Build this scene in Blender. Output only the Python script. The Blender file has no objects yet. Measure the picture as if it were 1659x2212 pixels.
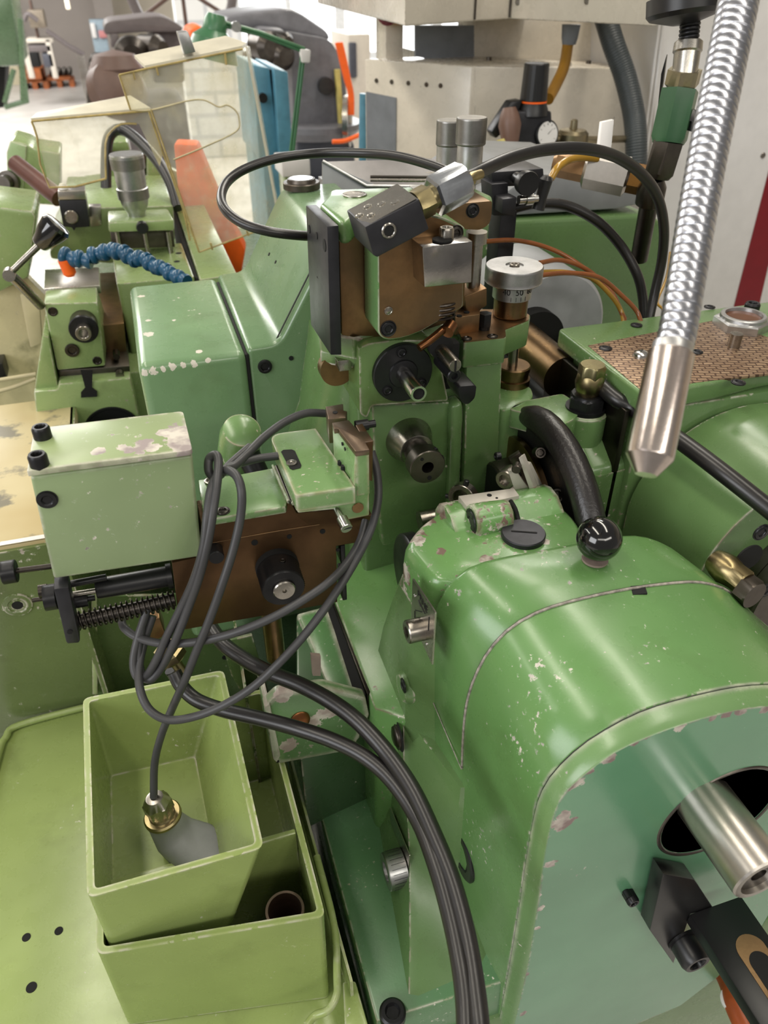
import bpy, bmesh, math, random
from math import *
from mathutils import Vector, Matrix, noise
random.seed(7)
S = bpy.context.scene
COL = S.collection

# ------------------------------------------------------------ camera, light
CAM = Vector((0, 0, 1.62)); FPX = 1640.0; PIT = radians(35.6); YAW = radians(17.3)
cd = bpy.data.cameras.new('camera'); cam = bpy.data.objects.new('camera', cd); COL.objects.link(cam)
cam.location = CAM; cam.rotation_euler = (pi / 2 - PIT, 0, -YAW)
cd.sensor_fit = 'VERTICAL'; cd.sensor_height = 36; cd.lens = 36 * FPX / 2212; cd.clip_start = .02; cd.clip_end = 80
cd.dof.use_dof = True; cd.dof.focus_distance = 0.66; cd.dof.aperture_fstop = 9.0
S.camera = cam
S.view_settings.view_transform = 'Standard'; S.view_settings.look = 'None'
S.view_settings.gamma = 1; S.view_settings.use_curve_mapping = False
S.view_settings.exposure = -0.1

W = bpy.data.worlds.new('world'); S.world = W; W.use_nodes = True
bg = W.node_tree.nodes['Background']; bg.inputs[0].default_value = (1.0, .95, .88, 1); bg.inputs[1].default_value = .26

def area(name, loc, size, power, color, target):
    l = bpy.data.lights.new(name, 'AREA'); l.shape = 'RECTANGLE'; l.size, l.size_y = size
    l.energy = power; l.color = color
    o = bpy.data.objects.new(name, l); COL.objects.link(o); o.location = loc
    o.rotation_euler = (Vector(target) - Vector(loc)).to_track_quat('-Z', 'Y').to_euler()
    return o
# rows of fluorescent tubes under the hall roof and the daylight of the far windows, with added fills among them
area('ceiling_and_fill_light', (-1.2, 1.6, 4.2), (.35, 5.0), 84, (1, .93, .80), (-1.2, 1.6, 0))
area('ceiling_and_fill_light', (1.3, 1.6, 4.2), (.35, 5.0), 84, (1, .93, .80), (1.3, 1.6, 0))
area('ceiling_and_fill_light', (-4.0, 4.0, 4.2), (.35, 5.0), 110, (1, .95, .86), (-4.0, 4, 0))
area('ceiling_and_fill_light', (2.2, 6.0, 4.2), (.35, 6.0), 140, (1, .95, .86), (2.2, 6, 0))
area('window_light', (-3.5, -1.2, 2.6), (2.6, 1.8), 95, (.97, .98, 1.0), (.2, .5, 1.1))  # unseen soft fill from behind the camera, added to brighten the front faces
area('ceiling_and_fill_light', (1.2, -2.6, 3.2), (2.4, .5), 30, (1, .95, .86), (.3, .4, 1.1))  # fill added behind the camera to light the headstock front
area('ceiling_and_fill_light', (-1.0, -2.6, 3.4), (2.4, .5), 20, (1, .95, .86), (.1, .5, 1.0))  # weaker companion fill, likewise added behind the camera
area('ceiling_and_fill_light', (-3.0, 9.5, 4.1), (4, 6), 900, (1, .98, .94), (-3.0, 9.5, 0))  # broad overhead panel added to brighten the far hall floor
area('window_light', (2.6, 8.6, 2.2), (3.2, 2.0), 130, (.95, .98, 1), (1.0, 3, 1.0))

# ------------------------------------------------------------ pixel -> place
_h = Vector((sin(YAW), cos(YAW), 0)); _r = Vector((cos(YAW), -sin(YAW), 0))
def A(px, py, x=None, y=None, z=None, d=None):
    a = (px - 829.5) / FPX; b = -(py - 1106) / FPX
    v = _h * (cos(PIT) + b * sin(PIT)) + _r * a; v.z = -sin(PIT) + b * cos(PIT)
    if x is not None: d = x / v.x
    if y is not None: d = y / v.y
    if z is not None: d = (z - CAM.z) / v.z
    return CAM + v * d
def PL(pts, **k): return [A(p[0], p[1], **k) for p in pts]
X, Y, Z = Vector((1, 0, 0)), Vector((0, 1, 0)), Vector((0, 0, 1))
V = Vector

# ------------------------------------------------------------ objects
ORG = {}
def link(name, bm, m, parent=None, smooth=True, ang=32):
    org = ORG[parent.name] if parent else None
    if org is None:
        org = Vector((0, 0, 0))
        if parent is None and len(bm.verts):
            lo = Vector([min(v.co[i] for v in bm.verts) for i in range(3)]); hi = Vector([max(v.co[i] for v in bm.verts) for i in range(3)])
            org = Vector(((lo.x + hi.x) / 2, (lo.y + hi.y) / 2, lo.z))
    for v in bm.verts: v.co -= org
    bmesh.ops.recalc_face_normals(bm, faces=bm.faces[:])
    if smooth:
        for f in bm.faces: f.smooth = True
        for e in bm.edges:
            if len(e.link_faces) == 2 and e.calc_face_angle(0) > radians(ang): e.smooth = False
    me = bpy.data.meshes.new(name); bm.to_mesh(me); bm.free()
    for q in (m if isinstance(m, (list, tuple)) else [m]): me.materials.append(q)
    o = bpy.data.objects.new(name, me); COL.objects.link(o)
    if parent: o.parent = parent
    else: o.location = org
    ORG[o.name] = org
    return o
def thing(name, label, cat, loc, group=None):
    o = bpy.data.objects.new(name, None); COL.objects.link(o); o.location = loc; o.empty_display_size = .02
    ORG[o.name] = Vector(loc); o['label'] = label; o['category'] = cat
    if group: o['group'] = group
    return o
def tag(o, label, cat, group=None, kind=None):
    o['label'] = label; o['category'] = cat
    if group: o['group'] = group
    if kind: o['kind'] = kind
    return o
def struct(o): o['kind'] = 'structure'; return o

def bev(bm, w, seg=2, ang=25, edges=None):
    if w <= 0: return
    es = edges or [e for e in bm.edges if len(e.link_faces) == 2 and e.calc_face_angle(0) > radians(ang)]
    if es: bmesh.ops.bevel(bm, geom=es, offset=w, segments=seg, affect='EDGES', profile=.5, clamp_overlap=True)
def prism_bm(pts, vec, bw=0, seg=2, bm=None, scale=1.0):
    b = bmesh.new(); vec = Vector(vec)
    a = [b.verts.new(p) for p in pts]
    c = sum((Vector(p) for p in pts), Vector()) / len(pts)
    t = [b.verts.new(c + (Vector(p) - c) * scale + vec) for p in pts]
    n = len(pts); b.faces.new(a); b.faces.new(t[::-1])
    for i in range(n): b.faces.new((a[i], t[i], t[(i + 1) % n], a[(i + 1) % n]))
    bmesh.ops.recalc_face_normals(b, faces=b.faces[:])
    bev(b, bw, seg)
    if bm is None: return b
    join(bm, b); return bm
def join(bm, b):
    me = bpy.data.meshes.new('tmp'); b.to_mesh(me); b.free(); bm.from_mesh(me); bpy.data.meshes.remove(me)
def prism(name, pts, vec, m, parent=None, bw=.001, seg=2, scale=1.0):
    return link(name, prism_bm(pts, vec, bw, seg, scale=scale), m, parent)
def box_bm(x0, x1, y0, y1, z0, z1, bw=0, seg=2, bm=None):
    return prism_bm([(x0, y0, z0), (x1, y0, z0), (x1, y1, z0), (x0, y1, z0)], (0, 0, z1 - z0), bw, seg, bm)
def box(name, x0, x1, y0, y1, z0, z1, m, parent=None, bw=.001, seg=2):
    return link(name, box_bm(x0, x1, y0, y1, z0, z1, bw, seg), m, parent)
def hexa_bm(a, b_, bw=0, seg=2, bm=None):
    b = bmesh.new(); u = [b.verts.new(p) for p in a]; w = [b.verts.new(p) for p in b_]; n = len(u)
    b.faces.new(u[::-1]); b.faces.new(w)
    for i in range(n): b.faces.new((u[i], u[(i + 1) % n], w[(i + 1) % n], w[i]))
    bmesh.ops.recalc_face_normals(b, faces=b.faces[:]); bev(b, bw, seg)
    if bm is None: return b
    join(bm, b); return bm
def hexa(name, a, b_, m, parent=None, bw=.001, seg=2): return link(name, hexa_bm(a, b_, bw, seg), m, parent)
def frame(ax):
    ax = Vector(ax).normalized(); u = ax.orthogonal().normalized()
    if abs(ax.z) < .9: u = ax.cross(Z).normalized()
    else: u = ax.cross(Y).normalized()
    return ax, u, ax.cross(u)
def lathe_bm(o, ax, prof, seg=32, bm=None, knurl=None, rot=0):
    ax, u, w = frame(ax); o = Vector(o); b = bmesh.new(); rings = []
    pr = []
    for q in prof:
        if len(q) > 2 and q[2] == 'k' and pr:
            p0 = pr[-1]; n = max(2, int(abs(q[0] - p0[0]) / (2 * pi * q[1] / seg)))
            for i in range(1, n + 1): pr.append((p0[0] + (q[0] - p0[0]) * i / n, p0[1] + (q[1] - p0[1]) * i / n, 'K', i))
        else: pr.append(q)
    for q in pr:
        t, r = q[0], q[1]; f = q[2] if len(q) > 2 else ''
        if r <= 1e-6: rings.append([b.verts.new(o + ax * t)]); continue
        ring = []
        for i in range(seg):
            th = 2 * pi * i / seg + rot; rr = r
            if f == 'h':
                k = (th - rot + 1e-6) % (pi / 3) - pi / 6; rr = r * cos(pi / 6) / cos(k)
            if f == 'K' and (i + q[3]) % 2: rr = r * .965
            ring.append(b.verts.new(o + ax * t + (u * cos(th) + w * sin(th)) * rr))
        rings.append(ring)
    for a, c in zip(rings, rings[1:]):
        if len(a) == 1 and len(c) == 1: continue
        for i in range(seg):
            j = (i + 1) % seg
            if len(a) == 1: b.faces.new((a[0], c[i], c[j]))
            elif len(c) == 1: b.faces.new((a[i], c[0], a[j]))
            else: b.faces.new((a[i], c[i], c[j], a[j]))
    for rg, fl in ((rings[0], 1), (rings[-1], 0)):
        if len(rg) > 1: b.faces.new(rg if fl else rg[::-1])
    if bm is None: return b
    bmesh.ops.recalc_face_normals(b, faces=b.faces[:]); join(bm, b); return bm
def lathe(name, o, ax, prof, m, parent=None, seg=32, rot=0, ang=32): return link(name, lathe_bm(o, ax, prof, seg, rot=rot), m, parent, ang=ang)
def cyl(name, o, ax, l, r, m, parent=None, c=.0006, seg=32):
    return lathe(name, o, ax, [(0, 0), (0, r - c), (c, r), (l - c, r), (l, r - c), (l, 0)], m, parent, seg)
def ring(name, o, ax, l, r, ri, m, parent=None, depth=None, c=.0006, seg=32):
    d = depth if depth else l * .9
    return lathe(name, o, ax, [(0, 0), (0, r - c), (c, r), (l - c, r), (l, r - c), (l, ri + c), (l - c, ri), (l - d, ri), (l - d, 0)], m, parent, seg)
def screw(o, ax, r, parent, m=None, h=None, name='socket_screw'):
    """hexagon socket screw, o = seat, head rises along ax"""
    h = h or r * .9
    return lathe(name, o, ax, [(-.001, 0), (-.001, r), (h * .8, r), (h, r * .85), (h, r * .62), (h - r * .12, r * .58, 'h'), (max(h - r * .7, h * .15), r * .56, 'h'), (max(h - r * .7, h * .15), 0)], m or M['oxide'], parent, 24)
def sunk(o, ax, r, parent, m=None, name='socket_screw'):
    """screw in a counterbore: dark ring, head flush"""
    return lathe(name, o, ax, [(-.0005, 0), (-.0005, r * 1.18), (.0004, r * 1.18), (.0005, r * 1.08), (.0002, r), (.0009, r * .93), (.0014, r * .6), (.0010, r * .56, 'h'), (.0003, r * .5, 'h'), (.0003, 0)], m or M['oxide'], parent, 24)
def hole(o, ax, r, parent, name='bolt_hole', m=None):
    return lathe(name, o, ax, [(-.0005, 0), (-.0005, r * 1.02), (.00035, r), (.00035, 0)], m or M['void'], parent, 20)
def spline(pts, n=10, closed=False):
    P = [Vector(p) for p in pts]; out = []; N = len(P)
    rng = range(N if closed else N - 1)
    for i in rng:
        p0 = P[(i - 1) % N] if (closed or i > 0) else P[0] * 2 - P[1]
        p1 = P[i]; p2 = P[(i + 1) % N]
        p3 = P[(i + 2) % N] if (closed or i < N - 2) else P[-1] * 2 - P[-2]
        for k in range(n):
            t = k / n
            out.append(.5 * ((2 * p1) + (p2 - p0) * t + (2 * p0 - 5 * p1 + 4 * p2 - p3) * t * t + (3 * p1 - p0 - 3 * p2 + p3) * t ** 3))
    if not closed: out.append(P[-1])
    return out
def tube_bm(path, r, seg=14, bm=None, closed=False, rf=None):
    b = bmesh.new(); n = len(path); T = []
    for i in range(n):
        a = path[(i - 1) % n] if (closed or i > 0) else path[0]; c = path[(i + 1) % n] if (closed or i < n - 1) else path[-1]
        T.append((c - a).normalized())
    u = T[0].orthogonal().normalized(); rings = []
    for i in range(n):
        u = (u - T[i] * u.dot(T[i])).normalized(); w = T[i].cross(u)
        rr = rf(i / (n - 1)) * r if rf else r
        rings.append([b.verts.new(path[i] + (u * cos(2 * pi * k / seg) + w * sin(2 * pi * k / seg)) * rr) for k in range(seg)])
    pairs = list(zip(rings, rings[1:])) + ([(rings[-1], rings[0])] if closed else [])
    for a, c in pairs:
        for i in range(seg): j = (i + 1) % seg; b.faces.new((a[i], a[j], c[j], c[i]))
    if not closed: b.faces.new(rings[0][::-1]); b.faces.new(rings[-1])
    if bm is None: return b
    join(bm, b); return bm
def tube(name, pts, r, m, parent=None, n=10, seg=14, closed=False, rf=None):
    return link(name, tube_bm(spline(pts, n, closed), r, seg, closed=closed, rf=rf), m, parent, ang=60)
def PD(pts): return [A(p[0], p[1], d=p[2]) for p in pts]       # pixel + distance
def resample(pts, n):
    P = [Vector(p) for p in pts]; L = [0]
    for a, c in zip(P, P[1:]): L.append(L[-1] + (c - a).length)
    out = []; j = 0
    for i in range(n):
        s = L[-1] * i / (n - 1)
        while j < len(P) - 2 and L[j + 1] < s: j += 1
        t = (s - L[j]) / max(1e-9, L[j + 1] - L[j]); out.append(P[j].lerp(P[j + 1], t))
    return out
def loft_bm(rings, closed=False, caps=True):
    b = bmesh.new(); R = [[b.verts.new(p) for p in r] for r in rings]; n = len(R[0])
    for a, c in zip(R, R[1:]):
        for i in range(n if closed else n - 1): j = (i + 1) % n; b.faces.new((a[i], a[j], c[j], c[i]))
    if caps and closed: b.faces.new(R[0][::-1]); b.faces.new(R[-1])
    return b
def arc2(pts, rad, seg=5):
    """round the corners of a planar polygon of Vectors; rad number or list"""
    n = len(pts); out = []
    for i in range(n):
        p = Vector(pts[i]); a = Vector(pts[i - 1]); c = Vector(pts[(i + 1) % n])
        r = rad[i] if isinstance(rad, (list, tuple)) else rad
        if r <= 0: out.append(p); continue
        da = (a - p); dc = (c - p); r = min(r, da.length * .48, dc.length * .48)
        q0 = p + da.normalized() * r; q1 = p + dc.normalized() * r
        for k in range(seg + 1):
            t = k / seg; out.append(q0 * (1 - t) ** 2 + p * 2 * t * (1 - t) + q1 * t * t)
    return out
def text(name, s, o, right, up, size, m, parent, ex=.0001):
    c = bpy.data.curves.new(name, 'FONT'); c.body = s; c.size = size; c.extrude = ex; c.align_x = 'CENTER'; c.align_y = 'CENTER'
    to = bpy.data.objects.new('tmp', c); COL.objects.link(to); bpy.context.view_layer.update()
    me = bpy.data.meshes.new_from_object(to.evaluated_get(bpy.context.evaluated_depsgraph_get()))
    bpy.data.objects.remove(to); b = bmesh.new(); b.from_mesh(me); bpy.data.meshes.remove(me)
    r = Vector(right).normalized(); u = Vector(up).normalized(); n = r.cross(u)
    for v in b.verts: v.co = Vector(o) + r * v.co.x + u * v.co.y + n * v.co.z
    return link(name, b, m, parent, smooth=False)

# ------------------------------------------------------------ materials
def lin(c): return tuple(((x / 255) / 12.92 if x / 255 < .04045 else ((x / 255 + .055) / 1.055) ** 2.4) for x in c) + (1,)
M = {}
class N:
    def __init__(s, name):
        s.m = bpy.data.materials.new(name); s.m.use_nodes = True; s.t = s.m.node_tree; s.b = s.t.nodes['Principled BSDF']
        s.tc = s.t.nodes.new('ShaderNodeTexCoord')
    def n(s, typ, **k):
        q = s.t.nodes.new(typ)
        for a, v in k.items(): setattr(q, a, v)
        return q
    def l(s, a, b): s.t.links.new(a, b)
    def set(s, **k):
        for a, v in k.items(): s.b.inputs[a.replace('_', ' ')].default_value = v
    def noise(s, scale, detail=4, rough=.55, vec=None, stretch=None):
        q = s.n('ShaderNodeTexNoise'); q.inputs['Scale'].default_value = scale; q.inputs['Detail'].default_value = detail; q.inputs['Roughness'].default_value = rough
        src = vec or s.tc.outputs['Object']
        if stretch:
            mp = s.n('ShaderNodeMapping'); mp.inputs['Scale'].default_value = stretch; s.l(src, mp.inputs[0]); src = mp.outputs[0]
        s.l(src, q.inputs['Vector']); return q.outputs['Fac']
    def math(s, op, a, b=None, c=None, clamp=False):
        q = s.n('ShaderNodeMath', operation=op, use_clamp=clamp)
        for i, v in enumerate((a, b, c)):
            if v is None: continue
            if isinstance(v, (int, float)): q.inputs[i].default_value = v
            else: s.l(v, q.inputs[i])
        return q.outputs[0]
    def ramp(s, f, a, b):
        q = s.n('ShaderNodeMapRange'); q.inputs[1].default_value = a; q.inputs[2].default_value = b; s.l(f, q.inputs[0]); return q.outputs[0]
    def mix(s, f, a, b):
        q = s.n('ShaderNodeMix', data_type='RGBA')
        if isinstance(f, (int, float)): q.inputs[0].default_value = f
        else: s.l(f, q.inputs[0])
        for i, v in ((6, a), (7, b)):
            if isinstance(v, tuple): q.inputs[i].default_value = v
            else: s.l(v, q.inputs[i])
        return q.outputs[2]
    def bump(s, h, strength=.2, dist=.001):
        q = s.n('ShaderNodeBump'); q.inputs['Strength'].default_value = strength; q.inputs['Distance'].default_value = dist
        s.l(h, q.inputs['Height']); s.l(q.outputs[0], s.b.inputs['Normal']); return q
def paint(name, rgb, wear=.5, spots=.3, edge=.0022, rough=.28, blobs=(), under=(150, 132, 122), grime=.25, spot_scale=55, tint=None):
    """enamel with orange peel, worn edges, flakes and grime"""
    s = N(name)
    var = s.noise(6, 3)
    base = s.mix(s.ramp(var, .35, .68), lin(rgb), lin(tint or tuple(min(255, c * 1.09 + 3) for c in rgb)))
    if grime:
        g = s.ramp(s.noise(14, 6, .62), .56, .78); base = s.mix(s.math('MULTIPLY', g, grime), base, lin((70, 72, 40)))
    # worn edges
    bv = s.n('ShaderNodeBevel', samples=4); bv.inputs['Radius'].default_value = edge * 1.5
    geo = s.n('ShaderNodeNewGeometry'); dt = s.n('ShaderNodeVectorMath', operation='DOT_PRODUCT'); s.l(bv.outputs[0], dt.inputs[0]); s.l(geo.outputs['Normal'], dt.inputs[1])
    em = s.ramp(dt.outputs['Value'], .997, .95)
    en = s.noise(130, 5, .6); ebig = s.noise(18, 2)
    edgev = s.math('ADD', s.math('MULTIPLY', em, .34), s.math('ADD', s.math('MULTIPLY', en, .6), s.math('MULTIPLY', ebig, .5)))
    m1 = s.ramp(edgev, .93 - .14 * wear, .95 - .14 * wear)
    m1 = s.math('MULTIPLY', m1, s.math('GREATER_THAN', em, .02))
    # flakes
    sp = s.noise(spot_scale * 3.2, 4, .65); reg = s.noise(spot_scale * .16, 2)
    spv = s.math('ADD', sp, s.math('MULTIPLY', reg, .55)); m2 = s.ramp(spv, 1.03 - .11 * spots, 1.045 - .11 * spots)
    mask = s.math('MAXIMUM', m1, m2)
    for bl in blobs:
        vd = s.n('ShaderNodeVectorMath', operation='DISTANCE'); s.l(s.tc.outputs['Object'], vd.inputs[0]); vd.inputs[1].default_value = bl[0]
        q = s.math('ADD', s.math('DIVIDE', vd.outputs['Value'], bl[1]), s.math('MULTIPLY', s.math('SUBTRACT', s.noise(120, 4, .65), .5), 3.0))
        mask = s.math('MAXIMUM', mask, s.ramp(q, 1.0, .93))
    chip = s.mix(s.ramp(s.noise(60, 3), .42, .6), lin(under), lin((205, 198, 186)))
    halo = s.ramp(spv, .99 - .11 * spots, 1.03 - .11 * spots)
    light = lin(tuple(min(255, c * .6 + 110) for c in rgb))
    base = s.mix(s.math('MULTIPLY', halo, .35), base, light)
    s.l(s.mix(mask, base, chip), s.b.inputs['Base Color'])
    r = s.math('ADD', s.math('MULTIPLY', s.noise(40, 4), .2), rough - .1)
    s.l(s.math('MAXIMUM', r, s.math('MULTIPLY', mask, .6)), s.b.inputs['Roughness'])
    h = s.math('SUBTRACT', s.math('MULTIPLY', s.noise(420, 2), .35), s.math('MULTIPLY', mask, 1.2))
    s.bump(h, .16, .0008)
    s.set(Specular_IOR_Level=.55, Coat_Weight=.25, Coat_Roughness=.18)
    M[name] = s.m; return s.m
def metal(name, rgb, rough=.3, scr=.15, dirt=None, dirtamt=.5, aniso=0, met=1.0, scale=60, bumps=.06):
    s = N(name); f = s.noise(scale, 5, .6); g = s.noise(9, 4, .6)
    base = s.mix(s.ramp(f, .4, .7), lin(rgb), lin(tuple(c * .86 for c in rgb)))
    if dirt: base = s.mix(s.math('MULTIPLY', s.ramp(g, .38, .66), dirtamt), base, lin(dirt))
    s.l(base, s.b.inputs['Base Color'])
    s.l(s.math('ADD', s.math('MULTIPLY', f, scr * 2), rough - scr), s.b.inputs['Roughness'])
    s.bump(s.noise(500, 3), bumps, .0005)
    s.set(Metallic=met); M[name] = s.m; return s.m
def plain(name, rgb, rough=.5, met=0, spec=.5, var=.1, bumps=.05, scale=30, coat=0):
    s = N(name); f = s.noise(scale, 4)
    s.l(s.mix(s.ramp(f, .3, .7), lin(rgb), lin(tuple(c * (1 - var) for c in rgb))), s.b.inputs['Base Color'])
    s.set(Roughness=rough, Metallic=met, Specular_IOR_Level=spec, Coat_Weight=coat)
    if bumps: s.bump(s.noise(300, 2), bumps, .0006)
    M[name] = s.m; return s.m
paint('green', (90, 119, 72), wear=.35, spots=.12)
paint('green_worn', (92, 128, 76), wear=1.1, spots=.55, under=(118, 98, 86), edge=.004)
paint('green_deep', (60, 86, 56), wear=.3, spots=.05)
paint('green_light', (134, 150, 88), wear=.9, spots=.1, under=(165, 175, 120), grime=.3)
paint('green_soft', (128, 146, 106), wear=.7, spots=.18, under=(132, 122, 118), grime=.1, rough=.42)
paint('green_mid', (98, 130, 80), wear=.5, spots=.15)
paint('green_far', (128, 148, 96), wear=.6, spots=.18, under=(150, 140, 120), grime=.5)
paint('green_mint', (92, 136, 98), wear=.25, spots=.02)
paint('green_pan', (78, 98, 58), wear=.5, spots=.5, grime=.6, under=(170, 150, 130))
metal('steel', (176, 172, 164), .28, .1, (96, 76, 58), .45)
metal('steel_bright', (205, 203, 198), .2, .06)
metal('steel_brush', (196, 190, 182), .3, .12, scale=25)
metal('zinc', (190, 194, 200), .22, .08)
metal('brown_steel', (150, 116, 80), .36, .12, (96, 84, 66), .8, met=.85)
metal('bronze_steel', (150, 122, 88), .3, .1, (78, 62, 48), .7)
metal('brass', (172, 158, 118), .32, .1, (104, 88, 58), .6)
metal('alu', (190, 190, 190), .38, .08)
metal('oxide', (52, 52, 54), .36, .12, met=.75)
metal('oxide_flat', (56, 56, 60), .4, .08, met=.6)
metal('dark_steel', (84, 80, 76), .35, .12, (50, 40, 32), .5)
metal('gun', (105, 100, 94), .38, .1, (70, 58, 46), .5)
plain('rubber', (34, 34, 36), .38, var=.25, bumps=.12, spec=.55)
plain('cable', (62, 62, 64), .45, var=.15)
plain('hose_black', (30, 28, 28), .34, var=.3, spec=.6, scale=12)
plain('knob_black', (12, 12, 13), .12, spec=.6, bumps=0, coat=.5)
plain('plastic_black', (26, 26, 28), .35, bumps=.03)
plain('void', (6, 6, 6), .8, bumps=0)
plain('ink', (24, 24, 24), .6, bumps=0)
plain('cast_grey', (150, 152, 156), .5, var=.12, bumps=.2)
plain('cabinet', (206, 198, 186), .45, var=.04)
plain('white_metal', (222, 220, 218), .4, var=.03)
plain('machine_grey', (112, 112, 118), .42, var=.15)
plain('grey_pan', (128, 132, 134), .4, var=.1)
plain('blue_paint', (88, 144, 168), .4, var=.15)
plain('blue_hose', (22, 78, 112), .32, var=.15)
plain('orange', (255, 104, 20), .5, var=.1)
plain('red', (128, 6, 24), .4, var=.05)
plain('cream', (208, 196, 158), .5, var=.2, scale=8)
plain('wood', (150, 84, 40), .6, var=.3)
plain('primer', (158, 140, 130), .6, var=.2)
# ------------------------------------------------------------ the hall
struct(box('floor', -9.2, 6.6, -2.5, 22, -.05, 0, plain('floor_concrete', (206, 202, 198), .4, var=.12, scale=3), None, 0))
def brick_mat():
    s = N('brick_white'); q = s.n('ShaderNodeTexBrick'); q.inputs['Color1'].default_value = lin((226, 226, 224)); q.inputs['Color2'].default_value = lin((214, 215, 216))
    q.inputs['Mortar'].default_value = lin((190, 192, 196)); q.inputs['Scale'].default_value = 1.0; q.inputs['Mortar Size'].default_value = .02
    q.inputs['Brick Width'].default_value = .42; q.inputs['Row Height'].default_value = .2
    mp = s.n('ShaderNodeMapping'); mp.inputs['Rotation'].default_value = (pi / 2, 0, 0); s.l(s.tc.outputs['Object'], mp.inputs[0]); s.l(mp.outputs[0], q.inputs['Vector'])
    s.l(q.outputs['Color'], s.b.inputs['Base Color']); s.set(Roughness=.7); return s.m
brick = brick_mat()
wallm = plain('wall_paint', (206, 196, 178), .7, var=.06, scale=2)
wallg = plain('wall_grey', (150, 142, 136), .7, var=.06, scale=2)
# back wall, built round its window openings
YB = 17.0
struct(box('wall_back', -9.2, 6.6, YB, YB + .25, 0, 4.6, wallm, None, 0))
struct(box('wall_right', 6.4, 6.6, -2.5, YB, 0, 4.6, wallm, None, 0))
struct(box('wall_left', -9.2, -9.0, -2.5, YB, 0, 4.6, wallm, None, 0))
# window wall behind the milling machines: brick on its left, two windows, sill wall
YW = 8.8; xb = A(378, 20, y=YW).x; xw = A(508, 20, y=YW).x
struct(box('wall_windows', xb, xw, YW, YW + .25, 0, 4.2, brick, None, 0))
white_w = plain('wall_white', (222, 224, 226), .7, var=.04)
struct(box('wall_windows', xw, 6.4, YW, YW + .25, 0, .86, white_w, None, 0))
struct(box('wall_windows', xw, 6.4, YW, YW + .25, 3.2, 4.2, white_w, None, 0))
sky = N('daylight'); sky.set(Emission_Color=(.95, .98, 1, 1), Emission_Strength=1.5, Base_Color=(.8, .8, .8, 1)); M['daylight'] = sky.m
frm = plain('window_white', (226, 228, 230), .4)
ww_ = 1.05
for k in range(4):
    x0 = xw + k * ww_; x1 = x0 + ww_
    w = struct(box('window_%d' % (k + 1), x0, x1, YW + .14, YW + .16, .86, 3.2, M['daylight'], None, 0))
    b = bmesh.new()
    for a in (x0, (x0 + x1) / 2 - .02, x1 - .05): box_bm(a, a + .05, YW + .04, YW + .13, .86, 3.2, bm=b)
    for a in (.86, 1.5, 3.14): box_bm(x0, x1, YW + .04, YW + .13, a, a + .05, bm=b)
    link('window_frame', b, frm, w)
struct(box('wall_windows', xw + 4 * ww_, 6.4, YW, YW + .25, .86, 3.2, white_w, None, 0))
# beige partition with a door-like grey opening on the left of the hall
struct(box('wall_partition', -7.0, -1.5, 16.0, 16.2, 0, 4.4, plain('partition', (196, 188, 160), .7, var=.08, scale=2), None, 0))
struct(box('wall_partition', -1.5, -.1, 16.4, 16.6, 0, 4.4, wallg, None, 0))
struct(box('wall_partition', -.1, .2, 16.0, 16.2, 0, 4.4, wallg, None, 0))

# ------------------------------------------------------------ MAIN MACHINE: base, bed and column
mach = thing('gear_hobbing_machine', 'green cast hobbing machine bed and upright column carrying two horizontal spindles', 'machine', (.2, .6, 0))
# base cabinet below everything
box('base', .078, .74, .262, .735, 0, .80, M['green'], mach, .01)
# ledge in front of the headstock, with flecked paint
hexa('ledge', [V((.078, .27, .79)), V((.45, .262, .79)), V((.45, .62, .79)), V((.078, .62, .79))], [V((.078, .275, .855)), V((.45, .264, .855)), V((.45, .62, .855)), V((.078, .62, .855))], paint('green_flecked', (78, 118, 78), wear=.7, spots=.75, spot_scale=60, under=(170, 165, 140)), mach, .004)
# the bed: a worn sloping surface between groove and column
pts = [A(1010, 1130, z=1.09), A(812, 1150, z=1.09), A(720, 1290, z=1.07), A(808, 1530, z=1.05), A(900, 1560, z=1.05), A(1100, 1300, z=1.08)]
prism('bed', pts, (0, 0, -.28), M['green_worn'] if 0 else paint('green_bed', (94, 134, 76), wear=.8, spots=.5, under=(120, 100, 84), spot_scale=60), mach, .004)
# dark way with wiper beside the bed
prism('slideway', [A(700, 1296, z=1.06), A(722, 1290, z=1.065), A(806, 1500, z=1.05), A(770, 1512, z=1.04)], (0, 0, -.03), M['void'], mach, .001)
prism('slideway', [A(716, 1296, z=1.066), A(726, 1292, z=1.066), A(803, 1495, z=1.052), A(793, 1500, z=1.052)], (0, 0, -.02), M['dark_steel'], mach, .001)
# left flank of the bed, chipped
prism('bed_flank', [A(640, 1325, z=1.055), A(706, 1308, z=1.06), A(776, 1512, z=1.04), A(745, 1530, z=1.035), A(700, 1470, z=1.035)], (0, 0, -.06), paint('green_flank', (78, 118, 70), wear=1.6, spots=1.0, under=(165, 155, 145), edge=.006), mach, .003)
prism('bed_flank', [A(640, 1325, z=1.05), A(712, 1305, z=1.05), A(790, 1500, z=1.03), A(640, 1560, z=1.03)], (0, 0, -.18), M['green_deep'], mach, .003)

# column: front face on y = .62
cy = .62
cm = M['green']
face = PL([(775, 745), (797, 905), (803, 1170), (990, 1140), (995, 1060), (1040, 1040), (1080, 1060), (1084, 760), (1000, 760), (930, 730), (850, 728)], y=cy)
face[2].z = 1.0; face[3].z = 1.0
col = prism('column', [V((.165, cy, 1.345)), V((.172, cy, 1.0)), V((.32, cy, 1.0)), V((.315, cy, 1.31)), V((.27, cy, 1.34))], (0, .22, 0), cm, mach, .006, 3)
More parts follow.
